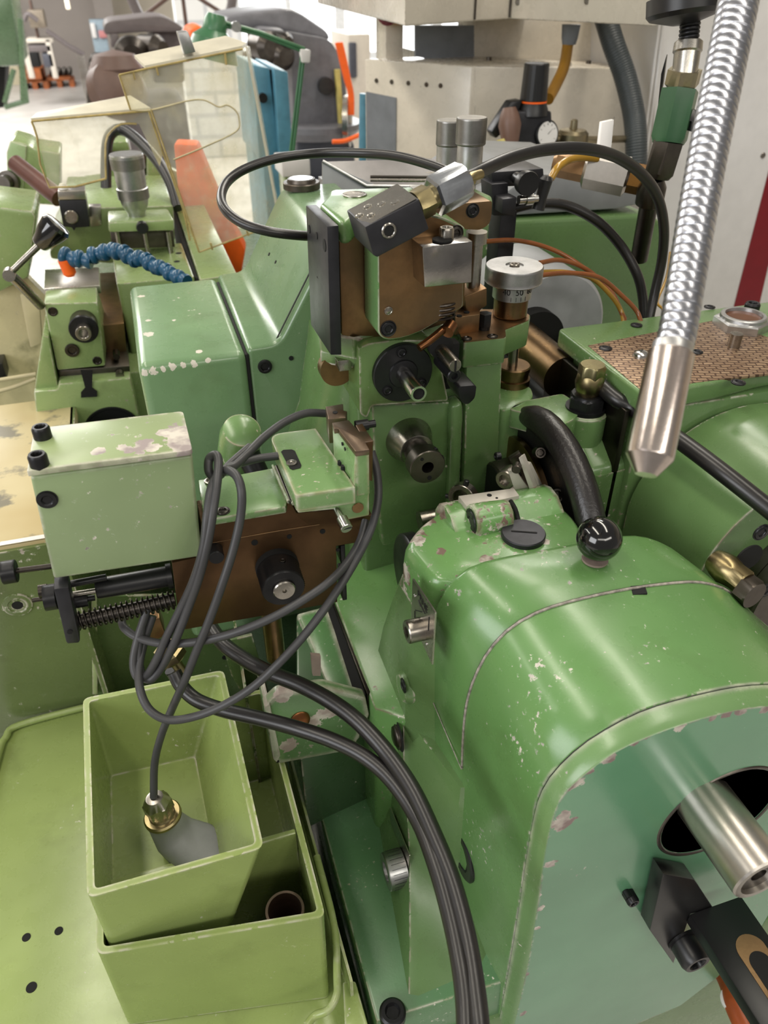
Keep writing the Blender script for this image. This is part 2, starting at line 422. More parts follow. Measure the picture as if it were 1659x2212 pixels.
# broad rounded root of the column on its left
rings = []
for z, x0, yy in ((1.325, .150, .64), (1.30, .146, .64), (1.27, .140, .645), (1.235, .134, .65), (1.19, .115, .665), (1.12, .09, .69), (1.0, .06, .70)):
    rings.append([V((x0, .742, z)), V((x0, yy + .045, z)), V((x0 + .006, yy + .03, z)), V((x0 + .02, yy + .008, z)), V((x0 + .04, yy - .004, z)), V((x0 + .1, yy - .01, z)), V((.28, yy, z)), V((.30, .742, z))])
link('column_root', loft_bm(rings, True), M['green'], mach, ang=40)
# lower slab in front of the column with the spindle in it
prism('front_slab', PL([(803, 873), (993, 868), (1003, 880), (990, 1145), (940, 1170), (826, 1180), (808, 1000)], y=.606), (0, .02, 0), M['green'], mach, .003, 2)
prism('rib', PL([(976, 878), (1000, 868), (1002, 910), (1000, 925), (990, 1150), (968, 1150)], y=.597), (0, .02, 0), M['green'], mach, .004, 3)
# upper slide housing on the column
sh = prism('slide_housing', arc2(PL([(776, 752), (797, 742), (850, 735), (935, 735), (955, 800), (968, 866), (803, 876), (793, 903), (778, 895)], y=.590), .003), (0, .06, 0), paint('green_oily', (88, 114, 64), wear=.9, spots=.2, grime=.6), mach, .004, 2)
prism('top_cap', arc2([A(764, 728, z=1.362), A(690, 712, z=1.362), A(690, 740, z=1.345), A(776, 752, z=1.347), A(900, 742, z=1.347), A(955, 720, z=1.35), A(955, 690, z=1.35)], .002), (0, 0, -.02), M['green_oily'], mach, .002)
# spindle in the lower slab
o = A(884, 950, y=.605); ax = V((0, -1, 0))
sp = lathe('tapered_nose', o, ax, [(-.004, 0), (-.004, .0235), (0, .0235), (.022, .0165), (.0225, .0150), (.0225, 0)], M['steel'], mach, 48)
lathe('spindle_shaft', o + ax * .02, ax, [(0, .0125), (.022, .0125)], M['dark_steel'], mach, 40)
c2 = lathe('spindle_collar', o + ax * .038, ax, [(0, .013), (0, .0165), (.001, .0172), (.014, .0172), (.015, .0165), (.015, .0058), (.004, .0052), (.004, 0)], M['gun'], mach, 48)
hole(o + ax * .0532 + V((.002, 0, -.0115)), ax, .0022, c2)
hole(o + ax * .0532 + V((-.006, 0, .010)), ax, .0016, c2)
for a in (.6, 1.35): screw(o + ax * .046 + V((sin(a) * .0168, 0, cos(a) * .0168)), V((sin(a), 0, cos(a))), .002, c2, h=.0015)
# arbor flange in the slide housing
o = A(868, 803, y=.589)
fl = lathe('spindle_flange', o, ax, [(-.003, 0), (-.003, .0275), (.0035, .0275), (.0045, .0268), (.0045, .0135), (.006, .0128), (.0065, .011), (.0065, 0)], M['oxide'], mach, 56)
for a in (-.1, 2.15, 3.95): sunk(o + ax * .0048 + V((sin(a) * .0205, 0, cos(a) * .0205)), ax, .0042, fl)
lathe('arbor', o + ax * .006, ax, [(0, .0075), (.038, .0075), (.0395, .0070), (.0395, .0052), (.034, .0048), (.034, 0)], M['steel_bright'], mach, 40)
lathe('arbor_bore', o + ax * .0425, ax, [(0, .0050), (.0006, .0050), (.0006, 0)], M['void'], mach, 32)
# two pins right of the flange
o = A(945, 748, y=.589); lathe('gauge_pin', o, ax, [(0, .009), (.004, .009), (.005, .0058), (.042, .0058), (.043, .0052), (.043, 0)], M['steel'], mach, 32)
lathe('clamp_ring', A(950, 745, y=.585), ax, [(-.004, .011), (.004, .011), (.005, .009), (.005, 0)], M['void'], mach, 32)
e = o + ax * .044
prism('pin_slot', [e + V((-.0006, 0, .005)), e + V((.0006, 0, .005)), e + V((.0006, 0, -.005)), e + V((-.0006, 0, -.005))], (0, .001, 0), M['void'], mach, 0)
lathe('lower_pin', o + V((.0015, -.034, -.0115)), ax, [(-.03, .0062), (.004, .0062), (.005, .0055), (.005, .003), (.002, .003), (.002, 0)], M['oxide'], mach, 32)
prism('pin_bracket', arc2(PL([(990, 835), (1030, 832), (1026, 860), (1012, 874), (1000, 872), (992, 858)], y=.552), .003), (0, .03, 0), M['oxide'], mach, .001)
box('recess', .240, .258, .597, .61, 1.30, 1.345, M['void'], mach, .001)
# copper pipe across the flange
pp = tube('oil_pipe', PD([(905, 752, .62), (925, 738, .622), (950, 718, .626), (968, 702, .63), (972, 690, .635)]), .0034, metal('copper', (150, 96, 60), .3, .1, (90, 70, 50), .6), mach)
tube('oil_pipe', PD([(966, 718, .625), (976, 702, .63)]), .0055, M['copper'], mach)
link('spring', tube_bm([A(962, 692, d=.63) + V((cos(t * .5) * .008, sin(t * .5) * .004, t * .0003)) for t in range(50)], .0012, 6), M['dark_steel'], mach)
# right-hand table bracket with hold-down screws
zt = 1.345
tb = link('bracket_plate', prism_bm(arc2([A(1002, 738, z=zt), A(1094, 728, z=zt), A(1092, 712, z=zt), A(1143, 692, z=zt), A(1146, 680, z=zt), A(1120, 668, z=zt), A(1040, 668, z=zt), A(980, 700, z=zt)], .003), (0, 0, -.0265), .0015), M['green'], mach)
t2 = link('worn_top', prism_bm(arc2([A(1002, 737, z=zt + .0004), A(1093, 727, z=zt + .0004), A(1091, 711, z=zt + .0004), A(1142, 691, z=zt + .0004), A(1144, 680, z=zt + .0004), A(1120, 668, z=zt + .0004), A(1040, 668, z=zt + .0004), A(981, 700, z=zt + .0004)], .003), (0, 0, -.002), 0), M['brown_steel'], tb)
for p in ((1008, 731), (1064, 726)): sunk(A(*p, z=zt + .0008), Z, .0042, tb, M['dark_steel'])
hexa('clamp_block', PL([(981, 724), (1034, 717), (1034, 700), (975, 706)], z=zt), [p + V((0, 0, .017)) for p in PL([(981, 724), (1034, 717), (1034, 700), (975, 706)], z=zt)], M['brown_steel'], mach, .0007)
for p in ((992, 682), (1008, 674)): hole(A(*p, z=zt + .0175), Z, .0026, tb)
lathe('stop_screw', A(1046, 712, z=zt), Z, [(0, .005), (.004, .005), (.004, .0062, 'h'), (.016, .0062, 'h'), (.0165, 0)], M['oxide'], mach, 24)
prism('column_side', [V((.302, .600, 1.318)), V((.372, .600, 1.318)), V((.350, .600, 1.0)), V((.302, .600, 1.0))][:0] or PL([(1008, 775), (1086, 768), (1072, 1090), (1000, 1120)], y=.600), (0, .1, 0), M['green'], mach, .002)
# big graduated handwheel
hw = A(1101, 680, z=1.346)
w = lathe('feed_handwheel', hw, Z, [(0, .0155), (.0015, .0165), (.018, .0165), (.0185, .0155)], M['bronze_steel'], mach, 64)
lathe('graduated_sleeve', hw + Z * .0185, Z, [(0, .0185), (.0015, .0185), (.0145, .0185), (.0145, 0)], M['alu'], mach, 64)
b = bmesh.new(); lathe_bm(hw + Z * .033, Z, [(0, 0), (0, .0262), (.001, .0272), (.0145, .0272, 'k'), (.0155, .0262), (.0155, .0085), (.0138, .008), (.0138, 0)], 110, b)
link('knurled_rim', b, M['alu'], mach, ang=60)
screw(hw + Z * .0468, Z, .0048, w, M['steel'], h=.003)
for i, t_ in enumerate(('40', '50', '60')):
    a = radians(-135 + (i - 1) * 0) ; th = radians(262 + (i - .9) * 38)
    n = V((cos(th), sin(th), 0)); rt = V((-sin(th), cos(th), 0))
    text('number', t_, hw + Z * .0278 + n * .0187, rt, Z, .0078, M['ink'], w)
for i in range(24):
    th = radians(i * 15 + 2); n = V((cos(th), sin(th), 0)); rt = V((-sin(th), cos(th), 0)); p = hw + Z * .0195 + n * .01855
    if i in (16, 17, 18, 19): prism('graduation', [p - rt * .0002, p + rt * .0002, p + rt * .0002 + Z * .004, p - rt * .0002 + Z * .004], n * .0002, M['ink'], w, 0)
# its lead screw and nut below the plate
sc = hw + V((.002, 0, -.026))
o = A(1108, 776, y=.66); lathe('lead_screw', o, -Z, [(-.02, .0052), (.03, .0052)], M['steel'], mach, 24)
lathe('screw_nut', A(1110, 787, y=.662), -Z, [(0, .0085), (0, .0165), (.0015, .0175), (.006, .0175), (.0065, .0165), (.014, .0165), (.0145, .0185), (.055, .0185)], M['bronze_steel'], mach, 48)
prism('nut_seat', arc2([A(1060, 870, z=1.262), A(1084, 888, z=1.262), A(1130, 878, z=1.262), A(1153, 856, z=1.262), A(1148, 836, z=1.262), A(1118, 824, z=1.262), A(1060, 830, z=1.262)], .008), (0, 0, -.3), M['green_mid'], mach, .002)
# ------------------------------------------------------------ WORK HEADSTOCK (right foreground)
hs = thing('work_headstock', 'large rounded green headstock with a black ball knob on its crown', 'machine', (.3, .35, .855))
hm = paint('green_crown', (88, 126, 72), wear=.55, spots=.45, spot_scale=55, blobs=[(A(1110, 1400, z=1.235) - ORG['work_headstock'], .004)], under=(150, 145, 140))
NP = 96
P250 = [(.205, .70), (.205, .912), (.2005, 1.04), (.1965, 1.12), (.1985, 1.168), (.2075, 1.186), (.2255, 1.2035), (.2445, 1.213), (.2775, 1.2185), (.318, 1.2185), (.353, 1.212), (.39, 1.195), (.425, 1.165), (.455, 1.12), (.475, 1.05), (.48, .95), (.48, .70)]
P265 = [(.2, .70), (.1985, .892), (.1965, .993), (.193, 1.12), (.1965, 1.168), (.213, 1.1966), (.2355, 1.213), (.267, 1.223), (.318, 1.2225), (.355, 1.216), (.395, 1.2), (.432, 1.17), (.463, 1.12), (.482, 1.05), (.487, .95), (.487, .7)]
P364 = [(.19, .70), (.186, 1.0), (.1825, 1.10), (.1829, 1.145), (.188, 1.175), (.198, 1.201), (.214, 1.2196), (.2375, 1.2296), (.27, 1.2325), (.313, 1.2315), (.358, 1.226), (.3825, 1.219), (.41, 1.203), (.45, 1.165), (.49, 1.12), (.505, 1.05), (.505, .7)]
P420 = [(.185, .70), (.178, 1.0), (.1745, 1.1875), (.1755, 1.2035), (.185, 1.224), (.201, 1.2365), (.226, 1.2400), (.289, 1.2385), (.337, 1.237), (.362, 1.2304), (.3815, 1.2194), (.403, 1.202), (.456, 1.151), (.50, 1.11), (.515, 1.05), (.515, .7)]
def prof(P, y, ins=0, n=NP):
    r = resample(spline([V((a, 0, b)) for a, b in P], 8), n)
    out = []
    for i, p in enumerate(r):
        a = r[max(0, i - 1)]; c = r[min(n - 1, i + 1)]; t = (c - a).normalized(); nn = V((t.z, 0, -t.x))
        q = p + nn * ins; out.append(V((q.x, y, max(q.z, .70))))
    return out
def mixp(Pa, Pb, f, y, ins=0):
    a = prof(Pa, y, ins); b = prof(Pb, y, ins); return [p.lerp(q, f) for p, q in zip(a, b)]
front = [prof(P250, .250, .0008), prof(P250, .2504, .0), mixp(P250, P265, .3, .254), mixp(P250, P265, .8, .261), prof(P265, .264)]
link('front_cover', loft_bm([prof(P250, .2500, .0012), prof(P250, .2512, 0), mixp(P250, P265, .5, .2575), prof(P265, .2645), prof(P265, .2648, .001)], caps=False), paint('green_front_rim', (98, 130, 82), wear=1.3, spots=.25, under=(168, 158, 158), edge=.004), hs, ang=40)
link('seam', loft_bm([prof(P265, .2640, .0008), prof(P265, .2670, .0008)], caps=False), M['ink'], hs)
link('hood', loft_bm([prof(P265, .2658, .0010), prof(P265, .2664, 0), mixp(P265, P364, .3, .295), mixp(P265, P364, .65, .330), prof(P364, .3635)], caps=False), hm, hs, ang=50)
# front face with the big bore
def front_face():
    b = bmesh.new(); outer = [p for p in prof(P250, .2502, .0009)]
    lower = [V((.47, .2502, .78)), V((.455, .2502, .735)), V((.42, .2502, .69)), V((.30, .2502, .68)), V((.215, .2502, .70))]
    pts = [p for p in outer if p.z > .705] + lower
    c = V((.350, .2502, 1.088)); n = 64
    ov = [b.verts.new(p) for p in pts]; iv = [b.verts.new(c + V((cos(2 * pi * i / n) * .0505, 0, sin(2 * pi * i / n) * .0505))) for i in range(n)]
    es = [b.edges.new((ov[i], ov[(i + 1) % len(ov)])) for i in range(len(ov))] + [b.edges.new((iv[i], iv[(i + 1) % n])) for i in range(n)]
    bmesh.ops.triangle_fill(b, use_beauty=True, use_dissolve=False, edges=es)
    for f in list(b.faces):
        if (f.calc_center_median() - c).length < .03: b.faces.remove(f)
    r = bmesh.ops.extrude_face_region(b, geom=b.faces[:])
    for v in r['geom']:
        if isinstance(v, bmesh.types.BMVert): v.co.y += .010
    return b
fb = [(A(px, py, y=.25) - ORG['work_headstock'], r) for px, py, r in ((1216, 1775, .0085), (1222, 1762, .006), (1208, 1790, .005), (1188, 1868, .0048), (1164, 1935, .003), (1170, 1962, .0035), (1160, 2005, .003), (1138, 2105, .003), (1130, 2190, .004),
      (1655, 1530, .005), (1600, 1538, .005), (1570, 1545, .004), (1540, 1552, .003), (1470, 1568, .006), (1440, 1572, .003), (1400, 1588, .004), (1370, 1603, .004), (1345, 1612, .003), (1315, 1638, .006), (1275, 1665, .003), (1250, 1690, .005), (1235, 1700, .004))]
ff = link('front_panel', front_face(), paint('green_panel', (92, 140, 106), wear=.2, spots=-.2, blobs=fb, under=(132, 112, 108), grime=.08, rough=.22), hs)
c = V((.350, .25, 1.088))
lathe('bore', c, Y, [(.0008, .0505), (.0008, .0485), (.11, .0485), (.11, 0)], M['void'], hs, 64)
b = bmesh.new()
lathe_bm(c + V((0, .0005, 0)), -Y, [(0, .0505), (.0010, .0515), (.0012, .0535), (0, .0545)], 64, b); link('bore_rim', b, M['gun'], hs)
tc_ = A(1519, 1727, y=.25)
lathe('spindle_tube', V((tc_.x, .34, tc_.z)), -Y, [(0, .0215), (.153, .0215), (.1545, .0205), (.1545, .0165), (.147, .0160), (.147, 0)], M['steel_brush'], hs, 56)
lathe('tube_core', V((tc_.x, .195, tc_.z)), -Y, [(0, .0162), (.006, .0162), (.006, .006), (.001, .006), (.001, 0)], M['gun'], hs, 40)
sc_ = A(1356, 1928, y=.25); screw(sc_, -Y, .0052, ff, h=.010)
lathe('washer', sc_ + V((-.003, 0, .004)), -Y, [(0, .003), (.006, .003), (.006, 0)], M['oxide'], ff, 16)
# rear part of the crown carrying the knob
hood2 = link('crown', loft_bm([prof(P364, .3648, .0010), prof(P364, .3656, 0), mixp(P364, P420, .5, .392), prof(P420, .417), prof(P420, .421, -.0 + .0012), prof(P420, .4235, .005), prof(P420, .4245, .012)], caps=False), hm, hs, ang=50)
b = bmesh.new(); r1 = prof(P420, .4245, .012); b.faces.new([b.verts.new(p) for p in r1]); link('crown_back', b, M['green'], hs)
b = bmesh.new(); P = prof(P364, .3642, -.0006); tube_bm([p for p in P if p.z > 1.06 and p.x < .42], .0011, 8, b); link('seam', b, plain('chipped_seam', (176, 168, 158), .6, var=.4, scale=200), hs)
b = bmesh.new(); P = prof(P364, .3650, -.0009); tube_bm([p for p in P if p.z > 1.12 and p.x < .42], .0006, 6, b); link('seam', b, M['ink'], hs)
P = [A(997, 1662, y=.3625), A(960, 1585, x=.1795), A(936, 1520, x=.1775)]
tube('crack', [A(997, 1662, x=.1818), A(966, 1590, x=.1795), A(936, 1518, x=.1755)], .0005, M['chipped_seam'], hs, n=3, seg=6)
tube('crack', [V((.1845, .364, 1.062)), V((.1835, .385, 1.095)), V((.1785, .418, 1.135))], .0006, M['chipped_seam'], hs, n=3, seg=6)
nt = A(1379, 1274, z=1.231); prism('notch', [nt + V((-.0075, -.004, .0006)), nt + V((.004, -.006, .0004)), nt + V((.0075, .003, .0004)), nt + V((-.004, .005, .0006))], (0, 0, -.002), M['void'], hs, 0)
# ball knob
kb = V((.3000, .3985, 1.2385))
k = lathe('ball_knob', kb, Z, [(.002, 0)] + [(.0195 - .0178 * cos(t), .0178 * sin(t)) for t in [i * pi / 24 for i in range(3, 24)]] + [(.0373, 0)], M['knob_black'], hs, 48, ang=80)
lathe('knob_washer', kb - Z * .0015, Z, [(0, .0105), (.0018, .0105), (.0018, 0)], M['primer'], k, 24)
# body behind the crown: chipped casting with clamp slit
zb = 1.222
o2 = ORG['work_headstock']
cb = [(A(px, py, z=zb) - o2, r * 1.5) for px, py, r in ((897, 1150, .0045), (915, 1125, .006), (905, 1165, .005), (960, 1103, .007), (980, 1098, .005), (1040, 1085, .006), (1048, 1100, .006), (1035, 1150, .004), (1160, 1065, .005), (1182, 1085, .005), (1050, 1210, .004), (950, 1192, .003), (1175, 1172, .003), (1121, 1090, .003), (900, 1172, .002), (946, 1265, .004))]
cbl = [(A(px, py, x=.165) - o2, r * 1.3) for px, py, r in ((872, 1240, .008), (868, 1275, .008), (870, 1300, .006), (878, 1345, .006), (858, 1330, .006), (865, 1380, .008))]
chipm = paint('green_chipped', (98, 138, 80), wear=1.2, spots=.8, blobs=cb + cbl, under=(112, 90, 78), edge=.0045)
def bulge(plan, zs, m, name, parent, sm=4):
    base = arc2(plan, .012, 4); cen = sum(base, Vector()) / len(base); R = []
    for z, k_, sh in zs: R.append([V((cen.x + (p.x - cen.x) * k_ + sh[0], cen.y + (p.y - cen.y) * k_ + sh[1], z)) for p in base])
    return link(name, loft_bm(R, True), m, parent, ang=50)
plan = [V(p) for p in ((.215, .395, 0), (.190, .4225, 0), (.172, .430, 0), (.165, .482, 0), (.190, .508, 0), (.222, .526, 0), (.290, .530, 0), (.326, .520, 0), (.330, .470, 0), (.310, .410, 0), (.300, .375, 0))]
bulge(plan, [(.95, 1.0, (0, 0)), (1.08, 1.0, (0, 0)), (1.17, 1.0, (0, 0)), (1.200, 1.0, (0, 0)), (1.2115, .985, (0, 0)), (1.2185, .95, (0, 0)), (zb, .90, (0, 0)), (zb + .0006, .5, (0, 0)), (zb + .0008, .05, (0, 0))], chipm, 'clamp_body', hs)
# raised strap of the split clamp
R = []
for t in [i / 10 for i in range(11)]:
    x = .215 + t * .105; R.append([V((x, .478 - .004 * sin(t * pi), zb - .003)), V((x, .486, zb + .003)), V((x, .496, zb + .0085 + .002 * sin(t * pi))), V((x, .510, zb + .0095)), V((x, .522, zb + .005)), V((x, .531, zb - .008)), V((x, .531, zb - .03)), V((x, .478, zb - .03))])
link('clamp_strap', loft_bm(R, True), chipm, hs, ang=60)
bs = A(1019, 1118, y=.486)
bb = lathe('screw_boss', bs + V((.034, 0, -.004)), -X, [(0, .0135), (.020, .0150), (.0325, .0150), (.034, .0140), (.034, 0)], chipm, hs, 40)
sunk(bs + V((-.0003, 0, -.004)), -X, .0098, bb, M['oxide'])
tube('clamp_slit', [A(1097, 1074, z=zb + .0095), A(1112, 1098, z=zb + .0095), A(1118, 1118, z=zb + .004), A(1124, 1142, z=zb + .0012)], .0022, M['void'], hs, n=6, seg=8)
pc = A(1130, 1158, z=zb + .001)
cap = lathe('slotted_plug', pc, Z, [(-.002, .0190), (.0035, .0190), (.0045, .0182), (.0045, 0)], M['oxide_flat'], hs, 40)
prism('slot', [pc + V((-.010, .0035, .005)), pc + V((.010, -.0055, .005)), pc + V((.0106, -.0042, .005)), pc + V((-.0095, .0048, .005))], (0, 0, -.001), M['void'], cap, 0)
lathe('rear_collar', V((.185, .487, 1.178)), -X, [(0, .040), (.010, .040), (.0115, .039), (.0125, .037), (.0125, 0)], M['oxide'], hs, 64)
# lever plate on the left face, with engraved symbols
px_ = .1618
pl = prism('lever_plate', [A(891, 1250, x=px_), A(940, 1324, x=px_), A(933, 1436, x=px_), A(888, 1336, x=px_)], (.0015, 0, 0), M['steel_brush'], hs, .0002, 1)
for p in ((896, 1287), (921, 1391)): lathe('rivet', A(*p, x=px_), -X, [(0, .0016), (.0008, .0012), (.001, 0)], M['steel_bright'], pl, 12)
q = A(907, 1290, x=px_ - .0004); text('marking', 'PRNE', A(912, 1300, x=px_ - .0003), (0, -1, 0), Z, .0095, M['ink'], pl)
for a, c_ in (((897, 1318), (912, 1322)), ((905, 1300), (918, 1326)), ((927, 1333), (925, 1362)), ((896, 1320), (896, 1336)), ((904, 1296), (908, 1310))):
    tube('marking', [A(*a, x=px_ - .0002), A(*c_, x=px_ - .0002)], .0004, M['ink'], pl, n=1, seg=5)
ln = lathe('index_knob', A(912, 1358, x=px_), -X, [(0, .0098), (.0125, .0098), (.0135, .009), (.0135, .0055), (.0133, .005, 'h'), (.004, .0045, 'h'), (.004, 0)], M['steel'], hs, 36)
# pedestal under the crown, flared to the left
R = []
for z, dx, yb in ((1.175, .1665, .485), (1.14, .163, .498), (1.10, .159, .510), (1.06, .156, .518), (1.0, .152, .524), (.93, .151, .526), (.85, .15, .528)):
    R.append([V((.240, .30, z)), V((.225, .362, z)), V((.190, .392, z)), V((.176 , .416, z)), V((dx + .002, .438, z)), V((dx - .001, yb, z)), V((dx + .012, yb + .022, z)), V((dx + .05, yb + .03, z)), V((.25, .53, z)), V((.25, .30, z))])
ped = link('pedestal', loft_bm(R, True), M['green'], hs, ang=55)
sunk(A(871, 1481, x=.155), -X, .006, ped, M['oxide'])
lathe('screw_boss', A(884, 1482, x=.164), -X, [(0, .017), (.006, .0150), (.0085, .0125), (.009, 0)], M['green'], hs, 36)
lathe('oval_cap', A(860, 1588, x=.1515), -X, [(0, .0135), (.003, .0135), (.003, .0115), (.0035, .0112), (.005, .009), (.0055, 0)], M['gun'], hs, 40)
lathe('oval_cap', A(862, 1590, x=.1512), -X, [(0, .0150), (.0006, .0150), (.0006, 0)], M['void'], ped, 40)
lathe('brass_plug', A(940, 1683, x=.1845), -X, [(0, .0082), (.0008, .0082), (.001, 0)], M['bronze_steel'], ped, 32)
lathe('cable_entry', A(1000, 1842, x=.190), -X, [(-.01, .027), (.0015, .027), (.003, .025), (.003, .017), (.001, .0165), (.001, 0)], M['plastic_black'], hs, 44)
lathe('round_hole', A(948, 1947, x=.175), -X, [(0, .0045), (.0006, .0045), (.0008, 0)], M['void'], ped, 20)
# lower slab and graduated adjuster plate beside the pedestal
prism('side_slab', [V((.1375, .5205, .86)), V((.118, .5205, .86)), V((.118, .5205, 1.03)), V((.1375, .5205, 1.03))][:0] or PL([(762, 1620), (802, 1600), (801, 1872), (765, 1882)], y=.52), (0, .05, 0), M['green'], hs, .002)
R = []
for z, cx, cy2, wx in ((1.04, .156, .44, .156), (1.0, .152, .425, .152), (.93, .148, .395, .149), (.90, .143, .375, .148), (.87, .125, .32, .143), (.853, .112, .284, .138)):
    R.append([V((.150, .526, z)), V((wx, .47, z)), V((cx, cy2, z)), V((cx + .008, cy2 - .004, z)), V((.182, min(.36, cy2 + .0), z)), V((.25, .34, z)), V((.25, .526, z))])
link('foot', loft_bm(R, True), M['green'], hs, ang=55)
gx = .1425
gp = prism('scale_plate', [A(842, 1744, x=gx), A(884, 1848, x=gx), A(878, 1970, x=gx), A(845, 1880, x=gx)], (.0012, 0, 0), M['steel_brush'], hs, .0002, 1)
for p in ((843, 1797), (873, 1880)): lathe('rivet', A(*p, x=gx), -X, [(0, .0018), (.0008, .0014), (.001, 0)], M['steel_bright'], gp, 12)
go = A(872, 1872, x=gx - .001)
gk = lathe('graduated_knob', go, -X, [(0, .0185), (.018, .0185), (.019, .0178), (.019, .010), (.016, .010), (.016, 0)], M['alu'], hs, 48)
for i in range(24):
    th = 2 * pi * i / 24; n = V((0, cos(th), sin(th))); rt = V((0, -sin(th), cos(th))); p = go + n * .0184 - X * .001
    prism('graduation', [p - rt * .0002, p + rt * .0002, p + rt * .0002 - X * .014, p - rt * .0002 - X * .014], n * .0003, M['ink'], gk, 0)
# right-hand gearbox, motor, rear body ------------------------------------------------
gb = thing('gearbox', 'green gearbox with checkered brown top plate and hexagonal sight glass', 'machine', (.57, .62, .8))
zt = 1.300
g1 = prism('lid', arc2([V((.4165, .532, zt)), V((.4165, .700, zt)), V((.78, .700, zt)), V((.78, .545, zt)), V((.56, .545, zt)), V((.50, .536, zt))], .008), (0, 0, -.020), M['green'], gb, .003, 3)
box('lower_case', .424, .78, .538, .695, .80, 1.279, M['green'], gb, .004)
def check_mat():
    s = N('engraved_plate'); v = s.n('ShaderNodeTexBrick'); v.inputs['Scale'].default_value = 1
    v.inputs['Brick Width'].default_value = .0105; v.inputs['Row Height'].default_value = .0052; v.inputs['Mortar Size'].default_value = .0009; v.inputs['Mortar Smooth'].default_value = .1
    mp = s.n('ShaderNodeMapping'); mp.inputs['Rotation'].default_value = (0, 0, .35)
    w = s.n('ShaderNodeVectorMath', operation='ADD'); nz = s.n('ShaderNodeTexNoise'); nz.inputs['Scale'].default_value = 60
    s.l(s.tc.outputs['Object'], mp.inputs[0]); nv = s.n('ShaderNodeVectorMath', operation='SCALE'); nv.inputs['Scale'].default_value = .006
    s.l(s.tc.outputs['Object'], nz.inputs['Vector']); s.l(nz.outputs['Color'], nv.inputs[0]); s.l(mp.outputs[0], w.inputs[0]); s.l(nv.outputs[0], w.inputs[1]); s.l(w.outputs[0], v.inputs['Vector'])
    v.inputs['Color1'].default_value = lin((172, 146, 118)); v.inputs['Color2'].default_value = lin((140, 114, 90)); v.inputs['Mortar'].default_value = lin((92, 70, 56))
    s.l(v.outputs['Color'], s.b.inputs['Base Color']); s.set(Metallic=.55, Roughness=.42); s.bump(v.outputs['Fac'], .3, .0004); M['engraved_plate'] = s.m
check_mat()
zp = zt + .0006
cp = prism('checkered_plate', PL([(1270, 746), (1392, 848), (1500, 826), (1659, 806), (1700, 800), (1700, 740), (1540, 692)], z=zp), (0, 0, -.003), M['engraved_plate'], gb, .0004)
for p in ((1308, 752), (1595, 826)): sunk(A(*p, z=zt + .001), Z, .0058, cp, M['oxide'])
for p in ((1375, 702), (1533, 663), (1505, 760)): sunk(A(*p, z=zt + .001), Z, .0054, g1, M['oxide'])
lathe('round_button', A(1384, 770, z=zp), Z, [(0, .0085), (.001, .0085), (.004, .0075), (.0055, .005), (.006, 0)], M['steel_bright'], gb, 32)
lathe('square_pin', A(1584, 748, z=zp), Z, [(0, .0065), (.014, .0065), (.0145, 0)], M['steel'], gb, 24)
screw(A(1622, 672, z=zt), Z, .0085, gb, M['oxide'], h=.010)
sg = A(1600, 706, z=zt)
w = lathe('sight_glass', sg, Z, [(0, .030, 'h'), (.0085, .030, 'h'), (.010, .0285, 'h'), (.0105, .0245), (.0135, .0240), (.0145, .0225), (.0145, .0195), (.010, .0190), (.010, 0)], M['alu'], gb, 48, rot=.4)
lathe('glass_pane', sg + Z * .0100, Z, [(0, .0188), (.0012, .0188), (.0012, 0)], metal('amber_glass', (110, 70, 52), .12, .03, met=.3), w, 40)
# bulging case below the lid
R = []
for y, k_ in ((.415, .0), (.43, .0), (.50, .0), (.532, .0)):
    r = []
    for i in range(25):
        a = pi * (1.02 - i / 24 * 1.02); r.append(V((.545 + cos(a) * .118, y, 1.165 + sin(a) * .106)))
    r += [V((.66, y, .8)), V((.428, y, .8))]
    R.append(r)
link('drum_case', loft_bm([[V((.545 + (p.x - .545) * .985, .4145, p.z - .0015)) for p in R[0]]] + R, True), M['green'], gb, ang=50)
fo = V((.600, .4155, 1.165))
fg = lathe('bearing_flange', V((.560, .414, 1.135)), -Y, [(0, .089), (.012, .089), (.0125, .088), (.013, .089), (.026, .089), (.028, .087), (.028, .060), (.0285, .0), ], M['gun'], gb, 72)
for p in ((1645, 1150), (1655, 1275)): sunk(A(*p, y=.3858), -Y, .0068, fg, M['oxide'])
lathe('hose_port', A(1618, 1205, y=.386), -Y, [(-.001, .013), (.0004, .013), (.0006, .012), (.0006, 0)], M['void'], fg, 32)
hx = A(1562, 1228, y=.385)
lathe('banjo_union', hx + V((0, .012, 0)), V((.15, -1, 0)), [(0, .010), (.006, .012), (.014, .0135), (.020, .012), (.024, .0115, 'h'), (.034, .0115, 'h'), (.035, .010), (.035, 0)], M['brass'], gb, 36)
lathe('hex_bolt', hx + V((.0045, -.022, -.004)), V((.15, -1, 0)), [(0, .0135, 'h'), (.010, .0135, 'h'), (.0115, .012), (.0115, 0)], M['gun'], gb, 36)
